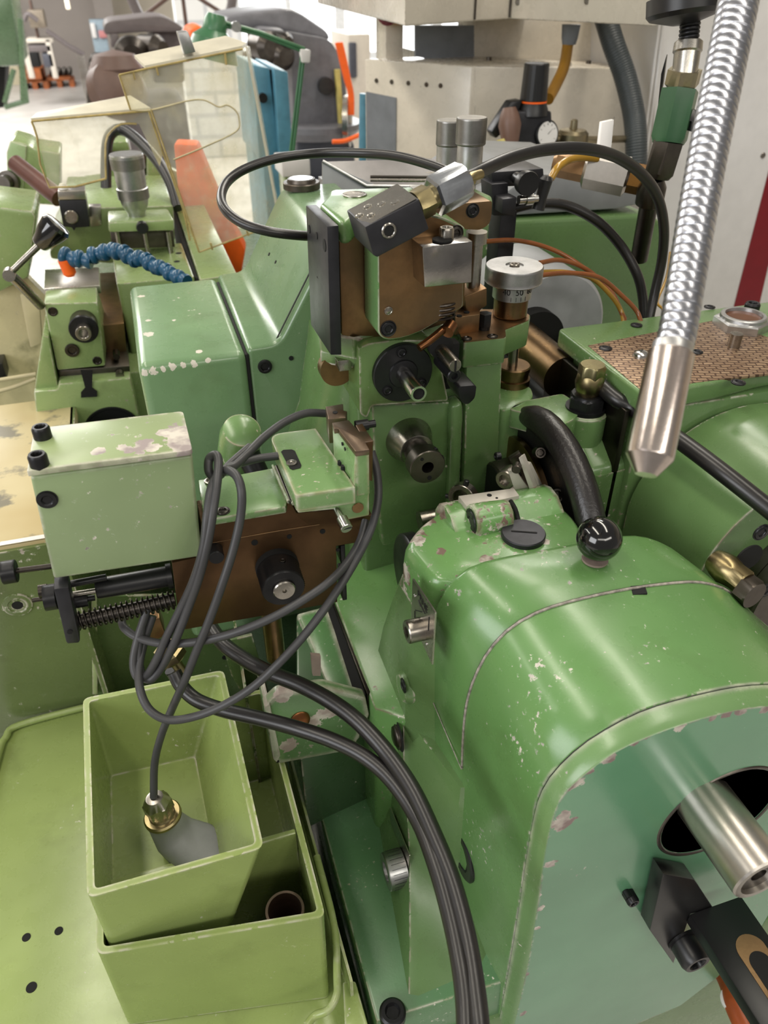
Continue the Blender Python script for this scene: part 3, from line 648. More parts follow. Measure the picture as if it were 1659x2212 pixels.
# green block and bracket left of it carrying the oil union
br = M['green_mid']
prism('bracket_block', arc2(PL([(1262, 1008), (1290, 1030), (1372, 1008), (1374, 1060), (1370, 1150), (1340, 1175), (1268, 1178), (1262, 1100)], y=.545), .003), (0, .05, 0), M['green'], gb, .005, 3)
hexa('bracket_block', [V((.385, .545, 1.10)), V((.448, .545, 1.10)), V((.448, .60, 1.10)), V((.385, .60, 1.10))], [V((.385, .547, 1.212)), V((.440, .547, 1.215)), V((.425, .60, 1.25)), V((.380, .60, 1.25))], br, gb, .006, 3)
po = A(1264, 884, y=.59)
lathe('union_post', po, -Z, [(0, .021), (.002, .0225), (.06, .0225), (.10, .03), (.2, .034)], br, gb, 40)
prism('arm', arc2([A(1100, 884, z=1.262), A(1120, 868, z=1.262), A(1215, 850, z=1.262), A(1262, 880, z=1.262), A(1240, 905, z=1.262), A(1205, 925, z=1.262), A(1180, 905, z=1.262)], .004), (0, 0, -.02), br, gb, .003)
lathe('hex_nut', po, Z, [(-.002, .0200), (.004, .0200), (.004, .0185, 'h'), (.0145, .0185, 'h'), (.0155, .016), (.018, .0155), (.018, 0)], M['oxide'], gb, 36)
lathe('banjo_union', po + Z * .017, Z, [(0, .011), (.005, .013), (.013, .0145), (.020, .013), (.023, .011), (.023, 0)], M['brass'], gb, 36)
lathe('hex_bolt', po + Z * .037, Z, [(0, .0135, 'h'), (.0105, .0135, 'h'), (.012, .0115), (.012, 0)], metal('olive_brass', (160, 150, 112), .3, .08), gb, 36, rot=.3)
tb_ = tube('oil_tube', [po + Z * .027 + V((.010, 0, 0)), A(1330, 862, y=.565), A(1380, 890, y=.545), A(1480, 960, y=.48), A(1560, 1020, y=.435), A(1659, 1098, y=.395), A(1760, 1180, y=.36)], .0078, M['hose_black'], None, n=8, seg=20)
tag(tb_, 'straight glossy black oil pipe running from brass union to dark flange', 'pipe')
# dark plate on the left end of the lid and motor behind
prism('end_plate', [V((.4160, .545, 1.278)), V((.4160, .70, 1.278)), V((.4160, .70, 1.10)), V((.4160, .545, 1.10))], (-.006, 0, 0), M['dark_steel'], gb, .001)
mo = V((.445, .86, 1.285))
lathe('motor_shaft', V((.415, .690, 1.255)), Y, [(-.02, .024), (.10, .024)], M['bronze_steel'], gb, 48)
lathe('shaft_seal', V((.440, .782, 1.250)), Y, [(0, .036), (.03, .036)], M['void'], gb, 48)
lathe('motor_drum', V((.468, .800, 1.252)), Y, [(0, .036), (.0, .070), (.004, .074), (.12, .074)], plain('drum_grey', (176, 178, 182), .4, var=.1), gb, 64)
box('motor_foot', .33, .46, .72, .95, 1.0, 1.205, plain('slate_paint', (92, 96, 100), .5), gb, .004)

# rear green casing with grey deck ----------------------------------------------------
rc = thing('rear_casing', 'wide green rear casing with rounded corner and grey top deck', 'machine', (.58, 1.0, 0))
fr = arc2([V((.34, .95, .9)), V((.34, .95, 1.352)), V((.7215, .95, 1.338)), V((.7215, .95, .9))], [0, .01, .05, 0], 8)
prism('casing', fr, (0, .28, 0), M['green'], rc, .006, 3)
box('casing_base', .36, .78, 1.03, 1.3, 0, 1.0, M['green_deep'], rc, 0)
dk = plain('deck_grey', (138, 140, 142), .45, var=.08)
prism('deck', PL([(1040, 452), (1040, 470), (1330, 452), (1388, 440), (1388, 405), (1330, 380), (1150, 375)], y=.96), (0, .26, 0), dk, rc, .003)
# sloping grey tray of folded sheet left behind the head
tr = thing('chip_chute', 'folded grey steel chute with raised edge behind the head', 'chute', (.3, 1.05, 1.3))
hexa('side_sheet', [A(697, 350, y=1.02), A(697, 415, y=1.0), A(830, 420, y=1.0), A(830, 408, y=1.0)], [p + V((0, .004, 0)) for p in (A(697, 350, y=1.02), A(697, 415, y=1.0), A(830, 420, y=1.0), A(830, 408, y=1.0))], M['grey_pan'], tr, 0)
tube('folded_edge', [A(697, 348, y=1.02), A(792, 402, y=1.0), A(960, 404, y=.98)], .0022, M['alu'], tr, n=1, seg=8)
prism('deck_sheet', [A(705, 349, z=1.40), A(790, 401, z=1.375), A(1120, 398, z=1.375), A(1150, 350, z=1.375), A(960, 342, z=1.40)], (0, 0, -.004), plain('oily_grey', (120, 116, 116), .3, var=.3, scale=15), tr, 0)
for i, y_ in enumerate((378, 386, 393)): tube('rail', [A(800, y_ - 4, z=1.385), A(1040, y_ - 2, z=1.385)], .0022, M['dark_steel'] if i % 2 else M['steel'], tr, n=1, seg=8)
box('stand', .27, .60, 1.06, 1.20, 0, 1.365, M['grey_pan'], tr, 0)

# ------------------------------------------------------------ covers left of the column
cv = thing('belt_cover', 'rounded boxy green drive cover with flaked paint along its front edge', 'cover', (.07, .86, 0))
fl_ = [(A(px, py, y=.738) - ORG['belt_cover'], r) for px, py, r in ((312, 806, .004), (330, 800, .005), (352, 797, .003), (372, 792, .004), (395, 788, .003), (420, 785, .004), (450, 778, .003))] + [(A(px, py, z=1.30) - ORG['belt_cover'], r) for px, py, r in ((322, 722, .006), (305, 640, .004), (375, 692, .003), (320, 692, .003), (430, 760, .004))]
cvm = paint('green_cover', (104, 134, 96), wear=.5, spots=.12, blobs=fl_, under=(196, 190, 176), spot_scale=40)
box('square_cover', -.0262, .0815, .737, .982, .92, 1.300, cvm, cv, .009, 4)
box('cover_joint', .0800, .0850, .742, .978, .92, 1.296, M['void'], cv, .006)
pf = arc2([V((.0835, .742, .92)), V((.0835, .742, 1.302)), V((.117, .742, 1.303)), V((.176, .742, 1.402)), V((.245, .742, 1.402)), V((.245, .742, .92))], [0, .007, .012, .014, 0, 0], 5)
hc = prism('sloping_cover', pf, (0, .245, 0), M['green_mid'] if 0 else paint('green_cover_right', (94, 122, 86), wear=.45, spots=.05), cv, .005, 3)
tube('seam', [V((.1150, .7500, 1.3035)), V((.158, .7500, 1.3755)), V((.172, .7500, 1.3980))], .0008, M['ink'], cv, n=1, seg=6)
screw(A(572, 791, y=.742), -Y, .0075, cv, M['oxide'], h=.0025)
hole(A(629, 774, y=.7415), -Y, .0025, cv)
for p in ((581, 549), (595, 566)):
    hole(A(*p, y=.86), V((-.86, 0, .5)), .002, cv)
cpz = 1.4025; c0 = A(652, 406, z=cpz)
fc = lathe('filler_cap', c0, Z, [(0, .0225), (.0065, .0225), (.0075, .0215), (.0075, .0175), (.0095, .017), (.011, .0165), (.011, .0145), (.0105, 0)], M['gun'], cv, 48)
lathe('cap_glass', c0 + Z * .0105, Z, [(0, .014), (.001, .014), (.001, 0)], M['steel_bright'], fc, 40)
box('cover_frame', -.02, .24, .76, .97, 0, .93, M['green_deep'], cv, 0)
# small clamp with square head at the foot of the black plate
lathe('pivot', A(722, 788, y=.64), -Y, [(0, .016), (.012, .016), (.012, 0)], M['brown_steel'], mach, 32)
hexa('square_head', PL([(729, 780), (758, 777), (760, 800), (733, 803)], y=.605), [p + V((0, .014, 0)) for p in PL([(729, 780), (758, 777), (760, 800), (733, 803)], y=.605)], M['steel'], mach, .0006)
lathe('lock_knob', A(518, 955, y=.66), V((.12, -.5, .86)), [(-.03, .020), (.012, .0205), (.022, .018), (.027, .010), (.028, 0)], paint('green_flaking', (102, 134, 82), wear=.6, spots=1.5, under=(196, 176, 156), spot_scale=20), mach, 40)
lathe('knob_neck', A(545, 1000, y=.645), V((.3, -.6, -.8)), [(-.01, .012), (.02, .011)], M['oxide'], mach, 32)

# ------------------------------------------------------------ HOB HEAD on top of the column
hh = thing('tool_head', 'upper tool head of brown steel and green paint with bolted black side plate', 'tool head', (.21, .62, 1.35))
p1 = prism('black_side_plate', PL([(706.5, 489), (731.6, 487), (738, 767), (714, 767)], y=.575), (0, .074, -.002), M['oxide_flat'], hh, .0008)
for px, py, r in ((684, 509, .0028), (701, 530, .0048), (687, 606, .0036), (676, 680, .0040), (690, 694, .0026), (706, 720, .0050), (668, 495, .0034)):
    o_ = A(px, py, x=.1338); hole(o_, -X, r, p1)
prism('slide_back', PL([(731, 486), (755, 482), (785, 470), (905, 462), (1010, 520), (1003, 660), (960, 700), (850, 735), (790, 735), (738, 724)], y=.602), (0, .05, 0), M['brown_steel'], hh, .001)
# green cast top with rolled front lip
zc = 1.463
tp = [A(735, 478, z=zc), A(756, 476, z=zc), A(780, 452, z=zc), A(880, 446, z=zc), A(960, 440, z=zc), A(1064, 432, z=zc), A(1064, 422, z=zc), A(1012, 398, z=zc), A(720, 408, z=zc), A(710, 412, z=zc), A(706, 424, z=zc), A(690, 440, z=zc)]
prism('cast_top', tp, (0, 0, -.018), M['green_mid'], hh, .005, 4)
lathe('round_inset', A(766, 421, z=zc + .0002), Z, [(-.001, .0105), (.0006, .0105), (.0010, .0100), (.0006, .008), (.0005, 0)], M['steel'], hh, 40)
bm_ = prism_bm(arc2(PL([(905, 448), (1063, 434), (1062, 462), (1058, 484), (1038, 497), (985, 494), (920, 480)], y=.603), [.001, .002, .002, .006, .004, .001, .001]), (0, .04, 0), .0012)
oh = link('overhang', bm_, M['brown_steel'], hh)
sunk(A(1021, 455, y=.6028), -Y, .0050, oh, M['oxide'])
prism('maker_plate', PL([(884, 402), (928, 398), (960, 418), (905, 420)], z=zc + .0003), (0, 0, .0004), M['alu'], hh, 0)
# swinging green block with brown steel face
bf = PL([(817, 556), (817, 500), (860, 470), (940, 462), (1008, 492), (1005, 520), (1001, 614), (1001, 663), (911, 716), (880, 728), (845, 735), (829, 733), (817, 722)], y=.560)
bk = prism('swivel_block', arc2(bf, [.001, .01, .01, .01, .006, .002, .002, .003, .004, .006, .006, .006, .004]), (0, .040, 0), paint('green_block', (100, 136, 86), wear=.6, spots=.02), hh, .0016, 2)
bf2 = [p + V((.0, -.0008, 0)) for p in PL([(819, 554), (819, 504), (860, 474), (936, 466), (1002, 496), (999, 520), (998, 614), (998, 661), (909, 713), (878, 725), (845, 731), (830, 729), (820, 719)], y=.560)]
b2 = prism('steel_face', arc2(bf2, [.001, .01, .01, .01, .006, .002, .002, .003, .004, .006, .006, .006, .004]), (0, .0012, 0), M['brown_steel'], bk, 0)
sunk(A(839, 710, y=.5588), -Y, .0058, bk, M['oxide'])
lathe('pin_end', A(839, 671, y=.5590), -Y, [(0, .0036), (.0008, .0034), (.0010, .0028), (.0006, .0024), (.0010, .001), (.0010, 0)], M['steel'], bk, 24)
sunk(A(985, 503, y=.5588), -Y, .0052, bk, M['dark_steel'])
# steel box with stained faces
sb_ = PL([(913, 534), (1021, 521), (1019, 611), (917, 621)], y=.535)
sbx = prism('steel_jaw', sb_, (-.0005, .030, .0), metal('stained_steel', (188, 184, 178), .18, .1, (70, 68, 72), .75, bumps=.1), hh, .0008)
lathe('slot', A(955, 517, z=1.4545), Z, [(-.001, .0075), (.0003, .0075), (.0003, 0)], M['void'], sbx, 24)
q = A(964, 514, z=1.4535); screw(q, Z, .0058, sbx, M['steel'], h=.008)
# tilted black nozzle block
nf = PL([(788.5, 490.5), (905, 430), (927, 495), (907, 507), (815.5, 556), (806, 551)], y=.522)
nb = prism('black_block', nf, (-.0035, .036, .003), M['oxide_flat'], hh, .0008)
ring('steel_bushing', A(839.5, 498, y=.5215), -Y, .0016, .0055, .0034, M['steel'], nb, depth=.0030)
lathe('bore', A(839.5, 498, y=.5203), -Y, [(0, .0034), (.0004, .0034), (.0004, 0)], M['void'], nb, 24)
ux = (nf[1] - nf[0]).normalized(); un = ux.cross(-Y).normalized() * -1
if un.z < 0: un = -un
for f, g in ((.08, .55), (.22, .25), (.50, .55), (.68, .25), (.30, .8)):
    p = nf[0] + (nf[1] - nf[0]) * f + V((-.0035, .036, .003)) * (.15 + g * .7) + un * .0002
    lathe('grub_screw', p, un, [(-.0005, .0032), (.0006, .0032), (.0006, .0024), (.0001, .0020, 'h'), (.0001, 0)], M['steel'], nb, 24)
prism('worn_face', [nf[0] + un * .0003 + V((.0012, .0012, 0)), nf[1] + un * .0003 + V((-.001, .001, 0)), nf[1] + V((-.0045, .034, .003)) + un * .0003, nf[0] + V((-.002, .034, .003)) + un * .0003], un * .0002, M['steel'], nb, 0)
ax = (A(985, 398, y=.552) - A(905, 440, y=.545)).normalized(); o_ = A(897, 446, y=.545)
lathe('brass_fitting', o_, ax, [(0, .0105), (.004, .0115, 'h'), (.012, .0115, 'h'), (.0125, .0085), (.016, .0085), (.017, .0115), (.019, .0115)], M['brass'], hh, 36)
lathe('hex_union', o_ + ax * .0155, ax, [(0, .0125, 'h'), (.0015, .0148, 'h'), (.026, .0148, 'h'), (.0285, .0128), (.0285, .0)], M['zinc'], hh, 36, rot=.25)
e_ = o_ + ax * .043
tube('brass_pipe', [e_, e_ + ax * .008, e_ + ax * .016 + V((.002, .003, -.002))], .0035, M['brass'], hh, n=5)
# threaded rods and dials behind the head
lathe('guide_rod', A(1030, 500, y=.64), -Z, [(0, .0095), (.010, .0095), (.011, .0065), (.115, .0065)], M['steel'], hh, 32)
for px_2, py_2, yy, sc in ((1011, 398, .70, 1.0), (966, 388, .755, .92)):
    o_ = A(px_2, py_2, y=yy)
    b = bmesh.new(); lathe_bm(o_ + Z * .034 * sc, Z, [(0, .0130 * sc), (.001, .0138 * sc), (.0215, .0138 * sc, 'k'), (.0225, .013 * sc), (.0225, 0)], 84, b)
    kn = link('dial_knob', b, metal('knurl_grey', (150, 148, 144), .4, .1) if 'knurl_grey' not in M else M['knurl_grey'], hh, ang=60)
    dz = lathe('dial_sleeve', o_, Z, [(-.012, .007), (0, .0075), (.002, .0118), (.034, .0118), (.034, 0)], M['alu'], hh, 40)
    if sc == 1.0: text('number', '3', o_ + V((-.0012, -.0121, .013)), X, Z, .0055, M['ink'], dz)
    else: text('number', '2', o_ + V((.0032, -.0111, .009)), X, Z, .005, M['ink'], dz)
prism('v_bracket', PL([(1003, 640), (1052, 622), (1052, 660), (1010, 690)], y=.625), (0, .03, 0), M['brown_steel'], hh, .001)
box('linkage', .264, .290, .64, .66, 1.350, 1.372, M['dark_steel'], hh, .001)
# black clamp unit to the right with round thumb knob
ck = thing('slide_stop', 'black steel slide stop with a round thumb knob', 'bracket', (.40, .80, 1.35))
hexa('body', PL([(1062, 398), (1098, 395), (1098, 466), (1066, 466)], y=.78), [p + V((.0, .03, 0)) for p in PL([(1062, 398), (1098, 395), (1098, 466), (1066, 466)], y=.78)], M['oxide_flat'], ck, .001)
hexa('top_bar', PL([(1062, 372), (1174, 364), (1176, 400), (1064, 404)], y=.79), [p + V((0, .05, 0)) for p in PL([(1062, 372), (1174, 364), (1176, 400), (1064, 404)], y=.79)], M['oxide_flat'], ck, .001)
hexa('jaw', PL([(1086, 430), (1117, 426), (1113, 468), (1084, 462)], y=.76), [p + V((0, .02, 0)) for p in PL([(1086, 430), (1117, 426), (1113, 468), (1084, 462)], y=.76)], M['oxide_flat'], ck, .001)
lathe('thumb_knob', A(1133, 393, y=.765), -Y, [(-.02, .006), (0, .006), (0, .0118), (.008, .0125), (.010, .0118), (.010, 0)], M['plastic_black'], ck, 40)
lathe('silver_pin', A(1120, 432, y=.765), X, [(0, .0045), (.008, .0045), (.008, .006), (.016, .006), (.016, .004), (.022, .004)], M['steel_bright'], ck, 24)
lathe('black_plug', A(1162, 452, y=.77), V((.2, 0, 1)), [(0, .007), (.012, .006), (.030, .007), (.034, .004)], M['rubber'], ck, 24)
# head holding black base of the stop: post down to the casing
box('post', .385, .405, .80, .83, 1.0, 1.40, M['oxide'], ck, .001)

# ------------------------------------------------------------ hoses on the head
def hose(label, pts, r, m, cat='hose', n=12, seg=18, group=None, rf=None):
    o = tube('hose' if cat == 'hose' else cat.replace(' ', '_'), pts, r, m, None, n=n, seg=seg, rf=rf); tag(o, label, cat, group); return o
d0 = .640
hl = hose('thick black hose looping left from the head and back behind the black side plate', PD([(1002, 385, .640), (975, 374, .650), (935, 358, .66), (860, 338, .68), (780, 331, .70), (690, 331, .71), (600, 342, .70), (530, 365, .69), (492, 392, .68), (478, 424, .66), (488, 455, .645), (525, 483, .64), (580, 500, .64), (640, 508, .65), (690, 511, .665)]), .0041, M['hose_black'])
hr = hose('thick black hose arching right from the head and dropping behind the gearbox', PD([(1010, 384, .640), (1050, 364, .66), (1110, 339, .68), (1180, 323, .70), (1260, 321, .72), (1330, 338, .75), (1385, 375, .78), (1420, 425, .81), (1434, 490, .84), (1430, 560, .87), (1415, 630, .89), (1400, 700, .90)]), .0056, M['hose_black'])
hose('second black hose curving behind the first down to the gearbox', PD([(1105, 452, .86), (1160, 440, .86), (1225, 445, .87), (1290, 478, .88), (1340, 530, .9), (1375, 590, .91), (1388, 640, .92), (1392, 700, .93)]), .0058, M['hose_black'])
link_ = ring('hose_clamp', A(1012, 394, d=.642), V((.2, -.1, 1)), .004, .0062, .0050, M['brass'], hr)
ring('hose_clamp', A(992, 386, d=.640), V((1, 0, .35)), .004, .0055, .0043, M['oxide'], hl)
amb = plain('amber_tube', (146, 84, 42), .2, var=.25, scale=20, spec=.7, bumps=0)
am2 = plain('olive_tube', (178, 136, 46), .2, var=.25, scale=20, spec=.7, bumps=0)
for lab, pts, m_ in (
    ('amber oil tube arching highest over the green casing', [(1040, 522, .82), (1120, 520, .84), (1200, 542, .86), (1270, 585, .87), (1320, 630, .87), (1350, 690, .87)], amb),
    ('amber oil tube lying second beneath the highest one', [(1165, 568, .80), (1210, 562, .82), (1260, 578, .84), (1300, 610, .85), (1335, 660, .86), (1352, 700, .86)], amb),
    ('amber oil tube with the widest bend reaching furthest right', [(1165, 595, .78), (1230, 590, .80), (1295, 600, .82), (1345, 640, .84), (1375, 672, .85), (1386, 700, .85)], amb),
    ('olive-yellow oil tube curving lowest in the bundle', [(1165, 588, .80), (1220, 588, .82), (1275, 600, .84), (1312, 630, .85), (1340, 668, .86), (1348, 700, .86)], am2)):
    hose(lab, PD(pts), .0026, m_, 'oil tube', n=8, seg=10, group='thin oil tubes behind the handwheel')
hose('thin yellow tube showing past the hose near the gooseneck', PD([(1448, 545, .98), (1440, 600, .97), (1420, 650, .95), (1432, 668, .93), (1440, 690, .92)]), .0018, am2, 'oil tube', n=6, seg=8)
def blk(name, px, y, depth, m, parent, bw=.002, lean=(0, 0)):
    return prism(name, PL(px, y=y), (lean[0], depth, lean[1]), m, parent, bw)
# ------------------------------------------------------------ FEED UNIT (boxed slide, front left)
fu = thing('feed_unit', 'pale green boxed feed slide with brown steel side plate and knurled knob', 'feed unit', (.05, .5, 1.15))
fy = .47
tl, tr_, brr, bll = PL([(65, 1030), (416, 984), (436, 1203), (116, 1252)], y=fy)
o2 = ORG['feed_unit']
hx_ = hexa('housing', [bll, brr, brr + V((.002, .06, .004)), bll + V((.002, .06, .004))], [tl, tr_, tr_ + V((0, .060, .0)), tl + V((0, .060, .0))], M['green_soft'], fu, .0022, 3)
lidb = [(A(px, py, z=tl.z + .005) - o2, r * 1.1) for px, py, r in ((385, 945, .009), (372, 930, .008), (392, 925, .010), (398, 955, .010), (330, 962, .006), (318, 952, .005), (300, 962, .006), (282, 968, .005), (262, 965, .004), (215, 970, .004), (205, 975, .003), (350, 930, .005), (300, 975, .004))]
lid_m = paint('green_lid', (130, 146, 100), wear=.9, spots=.4, blobs=lidb, under=(148, 136, 134), edge=.004, rough=.42, grime=.1)
lb = tl + V((-.0006, -.0018, .0012)); lr = tr_ + V((.0005, -.0018, .0012))
prism('lid', arc2([lb, lr, lr + V((-.001, .060, 0)), lb + V((.001, .060, 0))], [.001, .004, .004, .002]), (0, 0, .0042), lid_m, fu, .0007)
for p in ((93, 944), (86, 1004)):
    q = A(*p, z=lb.z + .0042); screw(q, Z, .0062, fu, M['oxide'], h=.0085)
s_ = A(102, 1079, y=fy); lathe('socket_screw', s_, -Y, [(-.001, .0070), (.0004, .0070), (.0005, .0062), (.0016, .0060), (.0017, .0040), (.0012, .0036, 'h'), (.0006, .0032, 'h'), (.0006, 0)], M['oxide'], fu, 28)
# brown steel slide plate
py_ = .478
sp_px = [(371, 1216), (432, 1203), (434, 1128), (617, 1096), (628, 1085), (641, 1109), (720, 1101), (735, 1125), (804, 1112), (804, 1167), (727, 1180), (729, 1301), (600, 1325), (390, 1362)]
plate_m = metal('rusty_plate', (108, 82, 56), .34, .1, (76, 54, 38), .75, scale=30, met=.85)
sp_ = prism('slide_plate', PL(sp_px, y=py_), (0, .030, .0), plate_m, fu, .0007)
tube('joint_line', PL([(521, 1161), (600, 1147), (690, 1133)], y=py_ - .0002), .00035, M['bronze_steel'], sp_, n=1, seg=5)
tube('joint_line', PL([(445, 1175), (480, 1169), (521, 1161)], y=py_ - .0002), .00025, M['bronze_steel'], sp_, n=1, seg=5)
for p, r in (((550, 1172), .0026), ((625, 1159), .0020), ((697, 1148), .0022), ((730, 1188), .0016)): hole(A(*p, y=py_ - .0002), -Y, r, sp_)
# green arm casting
az = A(462, 1121, y=py_ - .004).z
arm = [A(440, 1124, z=az), A(462, 1121, z=az), A(617, 1095, z=az), A(620, 1084, z=az), A(592, 1010, z=az), A(581, 1012, z=az), A(524, 1023, z=az), A(428, 1036, z=az)]
ar = prism('arm', arm, (0, 0, -.006), M['green_mid'], fu, .0012)
sunk(A(481, 1104, z=az + .0003), Z, .0048, ar, M['dark_steel'])
screw(A(455, 1041, z=az), Z, .005, ar, M['steel'], h=.002)
for i in range(3):
    tube('guide_groove', [A(590 + i * 7, 1006 + i * 2, z=az + .004), A(624 + i * 5, 1084 + i * 2, z=az + .002)], .0016, M['dark_steel'] if i % 2 else M['green_mid'], ar, n=1, seg=8)
# head block with slot and upright
hy = .455
hz = A(638, 1071, y=hy).z; wz = A(768, 976, y=hy).z
hb_m = paint('green_head', (106, 138, 86), wear=1.2, spots=.85, under=(160, 148, 120), edge=.003, spot_scale=70)
top = arc2([A(638, 1071, z=hz), A(768, 1053, z=hz), A(768 - 86, 925, z=hz), A(581, 938, z=hz)], [.003, .001, .001, .012])
hd = prism('head_block', [*top], (0, 0, -.0145), hb_m, fu, .002, 3)
ff_ = PL([(641, 1072), (765, 1052), (768, 976), (798, 972), (798, 1114), (759, 1122), (735, 1125), (720, 1101), (643, 1109)], y=hy + .0006)
prism('head_front', ff_, (0, .012, 0), hb_m, fu, .0012)
wb = [A(768, 976, z=wz), A(798, 972, z=wz), A(753, 909, z=wz), A(717, 914, z=wz)]
wall = prism('upright', wb, (0, 0, -(wz - hz) - .010), hb_m, fu, .0012)
# oblong slot
sl = [A(x_, y_, z=hz + .0003) for x_, y_ in ((607, 976), (612, 972), (630, 971), (637, 974), (651, 1005), (649, 1011), (632, 1015), (626, 1012))]
s1 = prism('slot', sl, (0, 0, .0002), M['void'], hd, 0)
lathe('set_screw', A(630, 1001, z=hz + .0003), Z, [(0, .0042), (.0010, .0042), (.0012, .0034), (.0012, .0020), (.0006, .0018, 'h'), (.0006, 0)], M['steel'], hd, 24)
for p in ((739, 959), (745, 970)): hole(A(*p, x=A(735, 960, y=hy + .03).x), -X, .0014, wall)
for p in ((735, 1003), (742, 1013)): lathe('bolt_hole', A(*p, z=hz + .0006), Z, [(0, .0022), (.003, .002), (.003, 0)], M['void'], hd, 16)
st_m = metal('jaw_steel', (140, 122, 106), .36, .1, (110, 92, 76), .5)
jt = wz + .0030
prism('steel_jaw', [A(768, 975, z=jt), A(798, 971, z=jt), A(789, 955, z=jt), A(807, 952, z=jt), A(792, 931, z=jt), A(776, 932, z=jt), A(753, 907, z=jt), A(717, 913, z=jt), A(722, 926, z=jt), A(730, 925, z=jt)], (0, 0, -.0045), st_m, fu, .0004)
jt2 = A(709, 905, y=hy + .055).z
prism('steel_post', [A(709, 905, z=jt2), A(747, 902, z=jt2), A(750, 888, z=jt2), A(742, 886, z=jt2), A(741, 872, z=jt2), A(703, 878, z=jt2)], (0, 0, -.022), st_m, fu, .0006)
hole(A(724, 891, z=jt2 + .0002), Z, .0020, fu)
prism('side_plate', PL([(790, 957), (806, 953), (805, 1040), (797, 1038)], y=hy + .006), (0, .028, 0), plate_m, fu, .0006)
box('black_pin', .238, .246, .0, .001, 0, .001, M['oxide'], fu, 0) if 0 else lathe('black_pin', A(768, 921, y=hy + .05), X, [(0, .0045), (.010, .0045), (.010, .003), (.016, .003), (.016, 0)], M['oxide'], fu, 20)
ro = A(730, 1105, y=hy - .001); rod_ax = V((.12, -1, -.25)).normalized()
gs = lathe('slotted_screw', ro, rod_ax, [(-.01, .0030), (.008, .0030), (.008, .0046), (.0175, .0046), (.018, .0042), (.018, 0)], M['steel_bright'], fu, 24)
q = ro + rod_ax * .0182; prism('slot', [q + V((-.004, 0, -.0004)), q + V((.004, 0, .0002)), q + V((.004, 0, .0010)), q + V((-.004, 0, .0004))], rod_ax * .0001, M['void'], gs, 0)
lathe('round_pin', A(773, 1097, y=hy), -Y, [(0, .0046), (.0006, .0044), (.0006, 0)], M['brown_steel'], fu, 24)
# knurled knobs
ko = A(598, 1222, y=py_)
lathe('knob_base', ko, -Y, [(0, .0175), (.006, .0175), (.006, 0)], M['void'], fu, 40)
b = bmesh.new(); lathe_bm(ko, -Y, [(.006, 0), (.006, .0165), (.007, .0172), (.028, .0172, 'k'), (.0295, .0162), (.0295, .0090), (.0285, .0088), (.0285, 0)], 96, b)
kk = link('knurled_knob', b, M['oxide'], fu, ang=60)
lathe('knob_pin', ko, -Y, [(.026, .0088), (.0315, .0088), (.0325, .008), (.0325, .0018), (.030, .0016), (.030, 0)], M['steel'], fu, 36)
screw(ko + V((.003, -.016, .0168)), Z, .0022, kk, M['dark_steel'], h=.001)
b = bmesh.new(); lathe_bm(A(464, 1186, y=py_), -Y, [(0, 0), (0, .0060), (.0105, .0060, 'k'), (.0115, .0055), (.0115, 0)], 56, b); link('small_knob', b, M['oxide'], fu, ang=60)
for p, h_ in (((735, 1190), .02), ((738, 1260), .03)): box('black_strip', A(*p, y=py_ + .01).x - .001, A(*p, y=py_ + .01).x + .003, py_ + .004, py_ + .02, A(*p, y=py_ + .01).z - h_ * .5, A(*p, y=py_ + .01).z + h_ * .5, M['oxide'], fu, .0008)
# screws, spring and rods under the housing
bp = PL([(116, 1273), (148, 1269), (173, 1384), (170, 1389), (146, 1391), (143, 1387)], y=.464)
bpl = prism('end_bracket', bp, (0, .016, .001), M['oxide_flat'], fu, .0008)
hole(A(151, 1365, y=.4638), -Y, .0020, bpl)
a0 = A(163, 1343, y=.482); a1 = A(378, 1295, y=.482)
axs = (a1 - a0).normalized(); L_ = (a1 - a0).length; u_ = axs.cross(Y).normalized(); w_ = axs.cross(u_)
path = []; turns = 19
for i in range(turns * 12 + 1):
    t = i / (turns * 12); th = 2 * pi * i / 12; path.append(a0 + axs * (L_ * t) + (u_ * cos(th) + w_ * sin(th)) * .0072)
link('coil_spring', tube_bm(path, .00085, 6), M['dark_steel'], fu, ang=80)
lathe('spring_rod', a0, axs, [(-.004, .0054), (L_, .0054)], M['dark_steel'], fu, 24)
c0_ = A(208, 1272, y=.492); c1_ = A(372, 1243, y=.492); lathe('sleeve', c0_, c1_ - c0_, [(0, 0), (0, .0078), (.001, .0084), ((c1_ - c0_).length * .93, .0084), ((c1_ - c0_).length * .93, .0102), ((c1_ - c0_).length, .0102)], M['plastic_black'], fu, 32)
for a, c_, r in (((150, 1285), (215, 1275), .0022), ((150, 1262), (230, 1247), .0028), ((150, 1301), (190, 1295), .0055), ((186, 1294), (205, 1291), .0024)):
    q0 = A(*a, y=.490); q1 = A(*c_, y=.490); lathe('push_rod', q0, q1 - q0, [(0, r), ((q1 - q0).length, r)], M['steel'] if r == .0022 else M['oxide'], fu, 20)
b = bmesh.new(); q0 = A(96, 1292, y=.476); q1 = A(122, 1288, y=.476); lathe_bm(q0, q1 - q0, [(0, 0), (0, .0098), ((q1 - q0).length, .0098, 'k'), ((q1 - q0).length, 0)], 56, b); link('adjuster_knob', b, M['oxide'], fu, ang=60)
lathe('adjuster_knob', A(84, 1278, y=.48), (q1 - q0), [(0, .0050), (.006, .0050), (.006, 0)], M['dark_steel'], fu, 20)
lathe('push_rod', A(70, 1297, y=.478), (q1 - q0), [(0, .0018), (.010, .0018)], M['dark_steel'], fu, 12)
